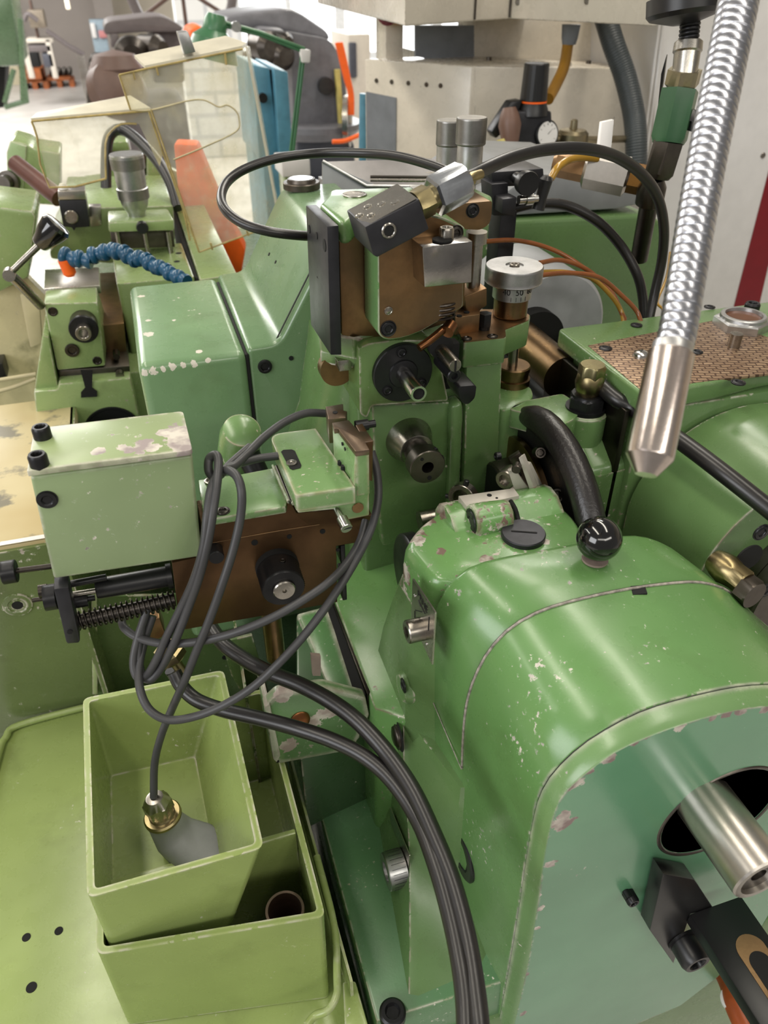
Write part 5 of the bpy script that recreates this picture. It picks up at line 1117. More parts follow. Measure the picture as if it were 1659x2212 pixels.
hexa('top_sheet', ts, [p + V((0, 0, .004)) for p in ts], plain('milky_top', (214, 208, 188), .3), g1, 0)
for e in (([(257, 162), (314, 149), (524, 106)]), ([(430, 545), (553, 500)]), ([(326, 236), (430, 545)]), ([(257, 162), (282, 238)])):
    tube('cut_edge', PL(e, y=yg - .001), .0014, edge_m, g1, n=1, seg=6)
tube('cut_edge', PL([(282, 238), (325, 238), (400, 219), (440, 216), (472, 231), (490, 227), (508, 238), (516, 256), (510, 284), (440, 318), (375, 345)], y=yg - .001), .0011, M['cream'], g1, n=4, seg=6)
tube('cut_edge', [A(533, 100, y=yg + .06), A(602, 470, y=yg + .06)], .0022, M['white_metal'], g1, n=1, seg=6)
for a in ((338, 146, 342, 163), (486, 114, 489, 140), (288, 155, 291, 172), (533, 498, 537, 510), (455, 525, 459, 540)):
    prism('clip', PL([(a[0] - 2, a[1]), (a[0] + 2, a[1]), (a[2] + 2, a[3]), (a[2] - 2, a[3])], y=yg - .003), (0, .004, 0), edge_m, g1, 0)
prism('hinge', PL([(384, 70), (406, 68), (423, 112), (398, 118)], y=yg - .01), (0, .03, 0), M['alu'], g1, .001)
g2 = thing('acrylic_guard', 'low yellow-stained acrylic guard with an arched cut-out on the left', 'guard', tuple(A(105, 405, y=1.30)))
y4 = 1.32
fs = PL([(68, 262), (90, 260), (285, 240), (326, 240), (352, 330), (345, 360), (300, 268), (262, 268), (240, 284), (228, 310), (229, 386), (107, 405), (82, 300)], y=y4)
prism('front_sheet', fs, (0, .004, 0), M['acrylic'], g2, 0)
ts = PL([(68, 262), (326, 238), (280, 214)], y=y4); ts = [A(68, 262, y=y4), A(326, 239, y=y4), A(282, 212, y=y4 + .07), A(80, 250, y=y4 + .05)]
hexa('top_sheet', ts, [p + V((0, 0, .004)) for p in ts], M['milky_top'], g2, 0)
for e in ([(68, 262), (326, 239)], [(68, 262), (80, 296), (107, 405), (229, 386)], [(229, 386), (228, 310), (240, 284), (262, 268), (295, 268)], [(320, 236), (352, 330), (395, 450), (410, 520)]):
    tube('cut_edge', PL(e, y=y4 - .002), .0016, edge_m, g2, n=2, seg=6)

# ------------------------------------------------------------ BACKGROUND of the hall
mg = M['machine_grey']
mill = thing('milling_machine', 'grey milling machine with long overarm beside the bright windows', 'milling machine', (.75, 3.4, 0))
ym = 3.3
prism('overarm', PL([(480, 62), (490, 36), (542, 27), (606, 19), (632, 20), (655, 32), (707, 67), (716, 84), (700, 92), (600, 72), (560, 62)], y=ym), (0, .45, 0), mg, mill, .02)
prism('column', arc2(PL([(612, 66), (712, 84), (742, 132), (754, 258), (726, 284), (634, 282), (630, 122)], y=ym - .05), .03), (0, .5, 0), mg, mill, .03, 4)
lathe('table_flange', A(680, 292, y=ym), Z, [(0, .16), (.03, .19), (.05, .19), (.05, 0)], mg, mill, 32)
prism('base', PL([(640, 290), (768, 300), (775, 420), (636, 420)], y=ym + .05), (0, .5, 0), plain('dark_base', (74, 76, 86), .45), mill, .03)
box('floor_base', A(640, 400, y=ym).x, A(770, 400, y=ym).x, ym, ym + .6, 0, .9, M['dark_base'], mill, .02)
prism('spindle_head', PL([(556, 58), (618, 62), (618, 110), (556, 112)], y=ym - .1), (0, .25, 0), mg, mill, .02)
for p, r in (((560, 100), .05), ((596, 88), .03), ((590, 118), .045)): lathe('gear_drum', A(*p, y=ym - .12), V((.3, -1, 0)), [(0, r), (.08, r), (.10, r * .6), (.10, 0)], M['dark_steel'], mill, 28)
prism('motor_bracket', PL([(540, 120), (610, 118), (612, 150), (545, 150)], y=ym - .15), (0, .2, 0), M['dark_steel'], mill, .01)
lathe('switch_box', A(702, 185, y=ym - .06), -Y, [(0, .03), (.03, .03), (.03, 0)], M['plastic_black'], mill, 20)
lathe('yellow_tube', A(728, 150, y=ym - .07), V((.05, 0, -1)), [(0, .012), (.20, .012)], plain('yellow_paint', (206, 190, 110), .5), mill, 16)
lathe('crank_wheel', A(745, 262, y=ym - .15), V((1, -.4, 0)), [(0, .09), (.02, .09), (.02, .075), (.01, .07), (.01, 0)], M['steel'], mill, 32)
for s_ in range(5):
    off = (s_ - 2) * 2.4
    tag(tube('cable', [A(732 + off, 92, y=ym - .2), A(741 + off, 130, y=ym - .2), A(750 + off * .8, 170, y=ym - .2), A(758 + off * .6, 205, y=ym - .2), A(757 + off, 248, y=ym - .2)], .007, M['orange'], None, n=6, seg=8), ('leftmost', 'second from left', 'middle', 'second from right', 'rightmost')[s_] + ' orange cable of the bundle hanging on the grey milling machine', 'cable', 'bundle of orange cables')
tag(tube('cable', [A(718, 306, y=ym - .25), A(745, 304, y=ym - .25), A(776, 292, y=ym - .25)], .008, M['orange'], None, n=6, seg=8), 'short orange cable lying across the foot of the grey milling machine', 'cable')
m_2 = thing('milling_machine', 'smaller grey milling machine with rounded ram further left', 'milling machine', (.1, 5, 0))
yn = 5.0
prism('ram', arc2(PL([(223, 66), (226, 50), (240, 45), (327, 35), (354, 35), (380, 48), (396, 60), (392, 68), (300, 70), (228, 75)], y=yn), .04), (0, .5, 0), plain('ram_grey', (104, 96, 96), .5), m_2, .03, 3)
prism('head', PL([(238, 73), (256, 73), (258, 104), (240, 104)], y=yn - .02), (0, .25, 0), M['ram_grey'], m_2, .01)
prism('body', PL([(328, 66), (392, 62), (400, 180), (330, 180)], y=yn + .1), (0, .5, 0), M['ram_grey'], m_2, .02)
box('pedestal', A(260, 200, y=yn).x, A(400, 200, y=yn).x, yn + .05, yn + .7, 0, 1.0, M['ram_grey'], m_2, .02)
for p, r, ax_ in (((285, 118), .09, -Y), ((310, 106), .07, V((1, -1, 0))), ((255, 118), .06, X), ((212, 160), .10, V((1, -.5, 0)))): lathe('gear_drum', A(*p, y=yn - .1), ax_, [(0, r), (.10, r), (.14, r * .6), (.14, 0)], M['dark_steel'], m_2, 28)
prism('table', PL([(193, 140), (262, 126), (290, 128), (290, 136), (200, 148)], y=yn - .3), (0, .3, 0), M['white_metal'], m_2, .01)
prism('knee', PL([(186, 178), (240, 166), (242, 222), (188, 226)], y=yn - .2), (0, .3, 0), M['dark_steel'], m_2, .01)
b = bmesh.new()
lathe_bm(A(250, 205, y=4.2), V((.2, -1, .5)), [(-.05, .02), (0, .10), (.06, .135), (.12, .11), (.15, .05), (.15, 0)], 28, b); lathe_bm(A(256, 172, y=4.2), Z, [(0, .10), (.05, .12), (.10, .09), (.12, 0)], 28, b)
link('motor_casing', b, plain('rust_brown', (96, 72, 62), .5), m_2)
# big spoked wheel
wh = thing('spoked_wheel', 'large thin spoked wheel standing against the white brick wall', 'wheel', tuple(A(392, 100, y=6.5)))
wc = A(392, -28, y=6.5); wr = (A(492, 40, y=6.5) - wc).length
tube('rim', [wc + V((cos(a) * wr, 0, sin(a) * wr)) for a in [i * 2 * pi / 40 for i in range(40)]], .035, M['ram_grey'], wh, n=2, seg=8, closed=True)
for a in (pi / 2, pi / 2 + 2.1, pi / 2 + 1.05, pi / 2 - 1.05, -pi / 2, pi / 2 - 2.1): tube('spoke', [wc, wc + V((cos(a) * wr, 0, sin(a) * wr))], .014, M['rust_brown'], wh, n=1, seg=8)
lathe('hub', wc, -Y, [(-.05, .06), (.05, .06), (.05, 0)], M['ram_grey'], wh, 24)
# orange sign behind the guard, orange traffic stripes of hoses
ob = struct(box('trim_1', .02, .5, 6.9, 6.95, 0, 1.0, M['ram_grey'], None, 0)) if 0 else None
oc = prism('orange_bin', PL([(408, 62), (438, 54), (437, 100), (404, 140)], y=4.3), (0, .3, 0), M['orange'], None, .02); tag(oc, 'orange container edge between the two grey milling machines', 'container')
ot = thing('orange_cloth', 'orange tarpaulin seen blurred through the tall acrylic guard', 'tarpaulin', tuple(A(480, 600, y=1.6)))
prism('cloth', PL([(375, 310), (425, 312), (470, 420), (530, 540), (520, 600), (500, 590), (440, 520), (390, 470)], y=1.62), (.01, .05, 0), M['orange'], ot, .005)
# blue cabinet
bc = thing('blue_cabinet', 'light blue steel cabinet with a dark opening beside grey mill', 'cabinet', (.5, 2.3, 0))
prism('body', PL([(545, 140), (582, 147), (604, 340), (560, 345)], y=2.25), (0, .3, 0), M['blue_paint'], bc, .004)
prism('door', PL([(592, 148), (622, 155), (633, 338), (604, 338)], y=2.22), (0, .3, 0), M['blue_paint'], bc, .004)
prism('dark_opening', PL([(580, 150), (594, 152), (606, 334), (596, 334)], y=2.26), (0, .2, 0), M['void'], bc, 0)
box('lower_body', A(560, 340, y=2.3).x, A(633, 340, y=2.3).x, 2.24, 2.55, 0, A(600, 345, y=2.3).z + .02, M['blue_paint'], bc, .004)
lathe('knob', A(567, 211, y=2.24), -Y, [(0, .012), (.01, .012), (.01, 0)], M['oxide'], bc, 16)
# green desk lamp on a jointed arm
lp = thing('desk_lamp', 'green jointed work lamp with a bell shaped shade', 'lamp', tuple(A(632, 340, y=1.95)))
sh0 = A(467, 30, y=1.95); sd = V((-.25, 0, -1)).normalized()
gl_m = plain('lamp_green', (62, 112, 76), .3)
lathe('lamp_shade', sh0, sd, [(0, 0), (0, .018), (.012, .024), (.030, .026), (.045, .045), (.085, .058), (.085, .054), (.045, .040), (.03, .02), (.03, 0)], gl_m, lp, 36)
tube('upper_arm', [A(480, 48, y=1.95), A(560, 70, y=1.95), A(658, 106, y=1.95)], .0045, gl_m, lp, n=1, seg=8)
tube('upper_arm', [A(482, 56, y=1.95), A(562, 76, y=1.95), A(655, 112, y=1.95)], .003, gl_m, lp, n=1, seg=8)
tube('lower_arm', [A(658, 108, y=1.95), A(632, 336, y=1.95)], .0045, gl_m, lp, n=1, seg=8)
tube('lower_arm', [A(652, 112, y=1.95), A(626, 334, y=1.95)], .003, gl_m, lp, n=1, seg=8)
prism('joint', PL([(649, 106), (672, 108), (670, 136), (652, 136)], y=1.94), (0, .02, 0), M['white_metal'], lp, .003)
lathe('swivel', A(508, 57, y=1.94), -Y, [(0, .010), (.02, .010), (.02, 0)], M['alu'], lp, 20)
box('lamp_base', A(600, 345, y=1.95).x, A(660, 345, y=1.95).x, 1.90, 2.0, A(630, 372, y=1.95).z, A(630, 336, y=1.95).z, M['white_metal'], lp, .003)
box('base_column', A(606, 345, y=1.95).x, A(655, 345, y=1.95).x, 1.91, 1.99, 0, A(630, 372, y=1.95).z, gf, lp, .003)
# far left green machine, crates, drill presses, office cabinet
fm = thing('green_press', 'tall dark green press machine at the left edge of the hall', 'machine', (-1.3, 7.5, 0))
yf = 7.6
prism('head', PL([(-80, -40), (20, -40), (30, 30), (48, 142), (-80, 148)], y=yf), (0, .8, 0), paint('green_press_paint', (84, 108, 80), wear=.1, spots=0), fm, .02)
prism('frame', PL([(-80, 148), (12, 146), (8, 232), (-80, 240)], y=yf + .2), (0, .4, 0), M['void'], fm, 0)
for a in (((48, 142), (58, 222)), ((30, 150), (10, 222)), ((44, 40), (50, 222)), ((10, 232), (58, 218))): tube('stand_bar', PL(a, y=yf), .02, M['green_press_paint'], fm, n=1, seg=8)
wd = plain('plywood', (176, 96, 44), .6, var=.3, scale=6)
def crate(px, label, z0=0):
    o = A(px[0], px[3], z=0); wdt = (px[2] - px[0]) * o.z * 0 + (A(px[2], px[3], y=o.y) - o).length; hgt = A(px[0], px[1], y=o.y).z
    t = thing('wooden_crate', label, 'crate', tuple(o), 'crates on the hall floor'); b = bmesh.new()
    box_bm(o.x, o.x + wdt, o.y, o.y + .03, .12, hgt, bm=b); box_bm(o.x, o.x + wdt, o.y + .6, o.y + .63, .12, hgt, bm=b); box_bm(o.x, o.x + .03, o.y, o.y + .6, .12, hgt, bm=b); box_bm(o.x + wdt - .03, o.x + wdt, o.y, o.y + .6, .12, hgt, bm=b); box_bm(o.x, o.x + wdt, o.y, o.y + .63, .10, .14, bm=b)
    link('box', b, wd, t)
    for k_ in range(3): box('skid', o.x + wdt * k_ / 2 - .04, o.x + wdt * k_ / 2 + .04, o.y, o.y + .6, 0, .11, wd, t, 0)
    return o, wdt, hgt, t
crate((54, 149, 101, 194), 'orange-brown plywood crate standing left of the pallet')
o, wdt, hgt, t_ = crate((104, 172, 157, 190), 'low wooden pallet box with dark parts lying on it')
for k_ in range(4): tag(lathe('casting', V((o.x + .08 + k_ * wdt / 4.4, o.y + .3, hgt)), V((.4, 0, 1)), [(0, .03), (.05, .048), (.12, .04), (.16, .02), (.16, 0)], M['dark_steel'], None, 16), ('leftmost', 'second from left', 'third from left', 'rightmost')[k_] + ' dark rough casting lying on the low pallet box', 'casting', 'castings on the pallet')
dp = thing('drill_press', 'bench drill presses with handles before the beige wall', 'drill press', tuple(A(90, 150, y=13.2)))
yd = 13.2
def bxp(n, a, c, y, dpt, m, par): return box(n, *sorted((A(a[0], a[1], y=y).x, A(c[0], c[1], y=y).x)), y, y + dpt, *sorted((A(a[0], a[1], y=y).z, A(c[0], c[1], y=y).z)), m, par, .01)
bxp('frame_top', (56, 84), (116, 92), yd, .4, M['cabinet'], dp); bxp('frame_leg', (56, 84), (63, 170), yd, .1, M['cabinet'], dp); bxp('frame_leg', (108, 84), (115, 170), yd, .1, M['cabinet'], dp)
bxp('column', (66, 0), (80, 84), yd + .1, .2, M['rust_brown'], dp); bxp('head', (58, 22), (100, 60), yd, .4, plain('dull_beige', (140, 128, 112), .5), dp)
bxp('lower_bin', (60, 112), (88, 145), yd, .3, M['void'], dp); bxp('lower_bin', (90, 116), (118, 145), yd, .3, M['dark_base'], dp); bxp('bench', (60, 98), (112, 112), yd, .4, M['ram_grey'], dp)
tube('handle', PL([(100, 66), (150, 100), (182, 118)], y=yd - .1), .03, M['ram_grey'], dp, n=1, seg=8)
tube('handle', PL([(82, 45), (60, 30), (52, 45)], y=yd - .1), .03, M['ram_grey'], dp, n=3, seg=8)
for i, x_ in enumerate((166, 172, 178)): tag(box('steel_bar', A(x_, 120, y=12.9).x, A(x_ + 3, 120, y=12.9).x, 12.9, 12.98, 0, A(x_, 120, y=12.9).z, M['steel'], None, .01), ('left', 'middle', 'right')[i] + ' one of three upright steel bars by the beige wall opening', 'bar', 'bars leaning on the wall')
oc = thing('office_cabinet', 'pale blue-grey cabinet with a small white window in the grey bay', 'cabinet', tuple(A(215, 126, y=14.3)))
bxp('body', (192, 43), (240, 128), 14.3, .3, plain('blue_grey', (150, 168, 180), .5), oc); bxp('window_pane', (194, 50), (210, 82), 14.25, .04, M['white_metal'], oc); bxp('notice', (212, 66), (232, 82), 14.25, .04, plain('notice_red', (196, 130, 130), .6), oc)
wl = bxp('wall_lamp', (137, -10), (152, 20), 13.9, .1, N('lamp_glow').m, None)
lg = bpy.data.materials['lamp_glow'].node_tree.nodes['Principled BSDF']; lg.inputs['Emission Color'].default_value = (1, .85, .55, 1); lg.inputs['Emission Strength'].default_value = 1.5
tag(wl, 'small glowing lamp on the beige wall at top left', 'lamp')
ct = thing('far_cabinet', 'white cabinet with a dark screen standing below the bright windows', 'cabinet', tuple(A(780, 175, y=6)))
box('body', A(752, 74, y=6).x, A(800, 74, y=6).x, 6.0, 6.5, 0, A(752, 74, y=6).z, M['cabinet'], ct, .01); bxp('screen', (755, 92), (772, 168), 5.97, .05, M['dark_base'], ct)

# ------------------------------------------------------------ beige control cabinet on the right
cb_ = thing('control_cabinet', 'beige machine cabinet with overhanging upper box and recessed middle', 'cabinet', (1.0, 1.9, 0))
cbm = paint('cabinet_paint', (198, 190, 176), wear=.25, spots=.1, under=(120, 110, 104), grime=.12)
yc = 1.72
prism('lower_front', PL([(1025, 142), (1313, 147), (1395, 149), (1395, 620), (1025, 480)], y=yc), (0, .5, 0), cbm, cb_, .004)
lf = [A(1025, 142, y=yc), A(787, 127, y=yc + .45)]; lz = lf[0].z
sl_ = [V((lf[0].x, yc - .001, lz)), A(787, 127, z=lz)]
e1 = A(787, 127, z=lz); e0 = A(1020, 142, z=lz)
hexa('lower_side', [V((e0.x, e0.y, .35)), V((e0.x + .25, e0.y + .02, .35)), V((e1.x + .25, e1.y + .02, .35)), V((e1.x, e1.y, .35))], [e0, V((e0.x + .25, e0.y + .02, lz)), V((e1.x + .25, e1.y + .02, lz)), e1], cbm, cb_, .004)
dn = (e0 - e1).normalized(); nn = V((dn.y, -dn.x, 0)); nn = nn if nn.y < 0 else -nn
def onside(t, z, o=.001): return V((e1.x + (e0.x - e1.x) * t, e1.y + (e0.y - e1.y) * t, z)) + nn * o
def zpix(t, py):
    lo, hi = 0, 2
    for _ in range(40):
        mid = (lo + hi) / 2; p = onside(t, mid); v = p - CAM; d_ = v.dot(_h) * cos(PIT) - v.z * sin(PIT); yy = 1106 - FPX * (v.dot(_h) * sin(PIT) + v.z * cos(PIT)) / d_
        if yy > py: lo = mid
        else: hi = mid
    return lo
notch = [onside(.02, zpix(.02, 198)), onside(.32, zpix(.32, 211)), onside(.32, .4), onside(.02, .4)]
prism('side_recess', notch, nn * .002, plain('recess_grey', (128, 132, 138), .5), cb_, 0)
for t_ in (.12, .27, .43, .60, .73): lathe('rivet', onside(t_, zpix(t_, 172 + 18 * t_)), nn, [(0, .005), (.002, .004), (.002, 0)], M['gun'], cb_, 12)
lathe('stain', onside(.1, zpix(.1, 140)), nn, [(0, .014), (.0008, .012), (.0008, 0)], M['recess_grey'], cb_, 20) if 0 else None
prism('middle_wall', PL([(1024, 40), (1400, 40), (1400, 150), (1024, 145)], y=yc + .18), (0, .1, 0), cbm, cb_, .002)
prism('middle_side', PL([(898, 55), (1026, 55), (1026, 146), (898, 122)], y=yc + .181), (0, .01, 0), M['recess_grey'], cb_, 0)
uz = A(1101, 41, y=yc - .05).z
up = [A(874, 57, z=uz), A(1101, 41, z=uz), A(1424, 57, z=uz), V((A(1424, 57, z=uz).x, 2.4, uz)), V((A(874, 57, z=uz).x + .1, 2.6, uz))]
prism('upper_box', up, (0, 0, .45), cbm, cb_, .004)
zz = uz + .012
def upface(t, a=0, c=1): return up[a].lerp(up[c], t) + V((0, -.002, 0))
for t_ in (.62, .98):
    p = upface(t_); prism('panel_joint', [p + Z * .003, p + V((.004, 0, .003)), p + V((.004, 0, .4)), p + Z * .4], (0, -.001, 0), M['gun'], cb_, 0)
for t_, hh_ in ((.05, .03), (.53, .035)): lathe('cabinet_screw', upface(t_, 1, 2) + Z * hh_, -Y, [(0, .007), (.002, .006), (.002, 0)], M['steel'], cb_, 16)
for p in ((1056, 132), (1271, 139)): lathe('cabinet_screw', A(*p, y=yc + .1), Z, [(0, .006), (.008, .006), (.008, 0)], M['gun'], cb_, 16)
tube('cabinet_gap', PL([(1030, 142), (1180, 143), (1325, 148)], y=yc + .12), .0025, M['void'], cb_, n=1, seg=6)
b = box('cabinet_post', A(826, 60, y=2.1).x, A(826, 60, y=2.1).x + .02, 2.1, 2.13, 0, 2.0, M['blue_paint'], None, .002); tag(b, 'slim blue steel upright standing left of the beige cabinet', 'post')
sw = thing('main_switch', 'yellow rotary main switch plate with a dark red knob', 'switch', tuple(A(848, 40, y=1.95)))
prism('plate', PL([(838, -30), (867, -30), (867, 55), (840, 50)], y=1.95), (0, .02, 0), plain('switch_yellow', (214, 150, 60), .4), sw, .002)
lathe('knob', A(838, 28, y=1.95), V((-.4, -1, 0)), [(0, .024), (.015, .024), (.02, .018), (.03, .016), (.03, 0)], plain('switch_red', (120, 30, 50), .4), sw, 28)
box('switch_column', A(833, 60, y=1.97).x, A(872, 60, y=1.97).x, 1.97, 2.05, 0, 1.9, cbm, cb_, .004)
pb = thing('blue_pipe_stand', 'blue pipe stand with a short stub left of the beige cabinet', 'pipe stand', tuple(A(788, 330, y=2.0)))
tube('pipe', [A(787, 202, y=2.0), A(784, 420, y=2.0)], .012, M['blue_paint'], pb, n=1, seg=12)
tube('stub', [A(795, 226, y=1.99), A(818, 226, y=1.97)], .012, M['blue_paint'], pb, n=1, seg=12)
# white panel wall with a red stripe
ww = thing('white_enclosure', 'white sheet metal enclosure with a dark red slanted stripe', 'enclosure', (1.6, 1.6, 0))
yw = 1.62
prism('panel', PL([(1432, -60), (1900, -60), (1900, 900), (1404, 900), (1388, 640)], y=yw), (0, .5, 0), M['white_metal'], ww, .004)
prism('stripe', PL([(1667, 345), (1586, 660), (1560, 800), (1618, 800), (1640, 660), (1700, 400)], y=yw - .0015), (0, .001, 0), M['red'], ww, 0)
lathe('panel_screw', A(1648, 336, y=yw), -Y, [(0, .007), (.002, .006), (.002, 0)], M['steel'], ww, 16)
for k_ in (0, 9): tube('conduit', PL([(1434 + k_, -40), (1412 + k_, 150), (1384 + k_, 350), (1376 + k_, 420)], y=yw - .01), .0035, M['white_metal'], ww, n=1, seg=8)
# air regulator with gauge
ar_ = thing('air_regulator', 'air pressure regulator with ribbed black knob and white dial gauge', 'regulator', tuple(A(1150, 330, y=1.5)))
ya = 1.50
k0 = A(1152, 216, y=ya); b = bmesh.new(); lathe_bm(k0, Z, [(0, 0), (0, .026), (.060, .0235), (.062, .022), (.062, 0)], 24, b); link('black_knob', b, M['plastic_black'], ar_, ang=12)
lathe('red_ring', k0 - Z * .004, Z, [(0, .0265), (.003, .0265)], M['orange'], ar_, 32)
lathe('neck', k0 - Z * .025, Z, [(0, .032), (.010, .030), (.022, .025)], M['plastic_black'], ar_, 32)
prism('body', PL([(1112, 240), (1192, 240), (1196, 330), (1110, 330)], y=ya - .02), (0, .05, 0), M['oxide_flat'], ar_, .004)
ga = A(1181, 290, y=ya - .02); gx_ = V((.12, -1, .18)).normalized()
gg = lathe('gauge_case', ga + gx_ * -.01, gx_, [(0, .0255), (.012, .0262), (.013, .0255), (.013, 0)], M['plastic_black'], ar_, 40)
lathe('gauge_dial', ga + gx_ * .0032, gx_, [(0, .0225), (.0008, .0225), (.0008, 0)], M['white_metal'], gg, 40)
gu = Z - gx_ * gx_.z; gu.normalize(); gr_ = gu.cross(gx_)
for a_ in range(9):
    th = radians(-120 + a_ * 30); dr = gr_ * sin(th) + gu * cos(th); p = ga + gx_ * .0041
    prism('graduation', [p + dr * .016 - gr_ * .0006, p + dr * .016 + gr_ * .0006, p + dr * .020 + gr_ * .0006, p + dr * .020 - gr_ * .0006], gx_ * .0002, M['ink'], gg, 0)
prism('needle', [ga + gx_ * .0042 - gr_ * .001, ga + gx_ * .0042 + gr_ * .001, ga + gx_ * .0042 + gr_ * .012 + gu * .010], gx_ * .0002, M['ink'], gg, 0)
q0 = A(1118, 225, y=ya); q1 = A(1075, 300, y=ya)
prism('valve_bracket', PL([(1105, 220), (1130, 216), (1112, 265), (1072, 300), (1062, 285)], y=ya - .01), (0, .03, 0), M['oxide'], ar_, .003)
lathe('brown_valve', A(1100, 232, y=ya - .025), V((.05, -.2, -1)), [(0, .012), (.012, .018), (.03, .022), (.06, .016), (.065, 0)], plain('valve_brown', (112, 84, 72), .45), ar_, 28)
lathe('yellow_ring', A(1088, 300, y=ya - .03), V((.1, -.3, -1)), [(0, .014), (.006, .014), (.006, 0)], M['yellow_paint'], ar_, 24)
lathe('steel_block', A(1120, 330, y=ya), Z, [(-.1, .018), (.045, .018), (.05, .010), (.05, 0)], M['dull_beige'], ar_, 24)
lathe('round_valve', A(1233, 320, y=ya + .02), Z, [(-.05, .032), (.028, .032), (.034, .026), (.036, .008), (.052, .007), (.054, .004), (.054, 0)], metal('dirty_brass', (168, 158, 132), .4, .1, (110, 90, 60), .5), ar_, 36)
tube('brass_pipe', [A(1196, 300, y=ya + .02), A(1280, 302, y=ya + .02), A(1360, 300, y=ya + .03)], .007, M['dirty_brass'], ar_, n=1, seg=10)
box('mount', A(1100, 330, y=ya).x, A(1260, 330, y=ya).x, ya - .02, ya + .05, .9, A(1150, 330, y=ya).z, M['gun'], ar_, 0)
hose('mustard yellow hose hanging under the overhanging cabinet box', [A(1229, 60, y=1.66), A(1226, 100, y=1.66), A(1218, 145, y=1.62), A(1200, 185, y=1.58), A(1184, 214, y=1.54)], .0115, plain('mustard_hose', (168, 122, 42), .4))
lathe_o = lathe('hose_socket', A(1229, 96, y=1.66), Z, [(0, .014), (.012, .017), (.035, .019), (.035, 0)], plain('socket_grey', (120, 124, 128), .5), None, 28); tag(lathe_o, 'grey plastic socket holding the yellow hose under the cabinet', 'socket')
hose('dark corrugated hose dropping from the cabinet beside the white enclosure', [A(1305, 30, y=1.66), A(1325, 95, y=1.62), A(1350, 165, y=1.59), A(1368, 240, y=1.55), A(1374, 300, y=1.52), A(1374, 380, y=1.50)], .0225, plain('corrugated_dark', (60, 66, 68), .45), n=60, rf=lambda t: 1 + .025 * sin(t * 420))
# suspended hose fitting with green hexagon body
fx = thing('hose_coupling', 'hanging chain of steel and brass couplings with green hexagon body', 'coupling', tuple(A(1400, 420, d=.95)))
dd = .82
pts_ = PD([(1498, 58, dd - .03), (1486, 105, dd - .02), (1478, 165, dd - .01), (1470, 192, dd), (1443, 310, dd + .02), (1420, 385, dd + .04)])
def seg_l(name, a, c, prof, m, seg=30, rot=0):
    ax_ = c - a; l_ = ax_.length; return lathe(name, a, ax_, [(q[0] * l_,) + tuple(q[1:]) for q in prof], m, fx, seg, rot)
lathe('black_disc', A(1478, 18, d=dd - .04), V((.05, -.2, -1)), [(-.010, .030), (-.010, .0375), (.004, .0375), (.008, .034), (.014, .012), (.014, 0)], M['plastic_black'], fx, 48)
b = bmesh.new(); a_, c_ = A(1492, 42, d=dd - .03), pts_[1]; ax_ = (c_ - a_).normalized(); u_ = ax_.cross(Y).normalized(); w_ = ax_.cross(u_)
tube_bm([a_ + ax_ * ((c_ - a_).length * i / 84) + (u_ * cos(i * pi / 6) + w_ * sin(i * pi / 6)) * .0085 for i in range(85)], .0022, 8, b); link('coil_hose', b, M['oxide'], fx, ang=80)
seg_l('inner_hose', a_, c_, [(0, .0075), (1, .0075)], M['plastic_black'])
seg_l('steel_sleeve', A(1488, 88, d=dd - .02), pts_[2], [(0, .0125), (.05, .0145), (.3, .0150), (.35, .0135), (1, .0130)], M['steel'])
seg_l('steel_hexagon', pts_[2] + (pts_[1] - pts_[2]) * .25, pts_[3], [(0, .0185, 'h'), (.75, .0185, 'h'), (1, .0135), (1, 0)], M['dirty_brass'], 36, .3)
seg_l('green_hexagon', pts_[3], pts_[4], [(0, .014), (.02, .0205, 'h'), (.9, .0205, 'h'), (1, .017), (1, 0)], plain('hex_green', (54, 92, 62), .35), 36, .3)
seg_l('brown_hexagon', pts_[4] - (pts_[4] - pts_[3]) * .04, pts_[5], [(0, .018, 'h'), (.85, .018, 'h'), (1, .013)], M['gun'], 36, .1)
prism('black_hook', [A(1478, 243, d=dd), A(1500, 236, d=dd), A(1514, 240, d=dd), A(1508, 288, d=dd), A(1492, 284, d=dd), A(1496, 262, d=dd), A(1476, 262, d=dd)], (0, .008, 0), M['plastic_black'], fx, .001)
prism('dark_tab', [A(1440, 118, d=dd + .01), A(1432, 180, d=dd + .01), A(1420, 240, d=dd + .01), A(1428, 160, d=dd + .01)], (.004, .004, 0), M['oxide'], fx, 0)
seg_l('down_pipe', A(1412, 385, d=dd + .04), A(1380, 560, d=dd + .12), [(0, .011), (.1, .016), (.28, .016), (.32, .0105), (1, .0105)], M['dark_steel'])
v0 = A(1195, 350, d=.90); v1 = A(1400, 392, d=.88)
seg_l('left_coupling', v0, v0.lerp(v1, .38), [(0, .010), (.1, .0155, 'h'), (1, .0155, 'h'), (1, 0)], M['brown_steel'], 36, .3)
seg_l('white_valve_body', v0.lerp(v1, .33), v0.lerp(v1, .80), [(0, .016), (.06, .0215, 'h'), (.94, .0215, 'h'), (1, .016), (1, 0)], M['steel_brush'], 36, .3)
seg_l('right_coupling', v0.lerp(v1, .78), v1, [(0, .0165, 'h'), (1, .0165, 'h'), (1, 0)], metal('old_brass', (128, 92, 48), .35, .1), 36, .3)
lev = PD([(1300, 264, .88), (1327, 258, .88), (1322, 312, .88), (1316, 344, .88), (1290, 344, .88), (1295, 306, .88)])
prism('white_lever', lev, (.0, .006, 0), M['white_metal'], fx, .001)
hose('short yellow tube bridging the brown coupling and the black slide stop', PD([(1190, 386, .84), (1205, 362, .84), (1230, 345, .85), (1262, 340, .86), (1290, 342, .87)]), .0042, am2, 'oil tube')
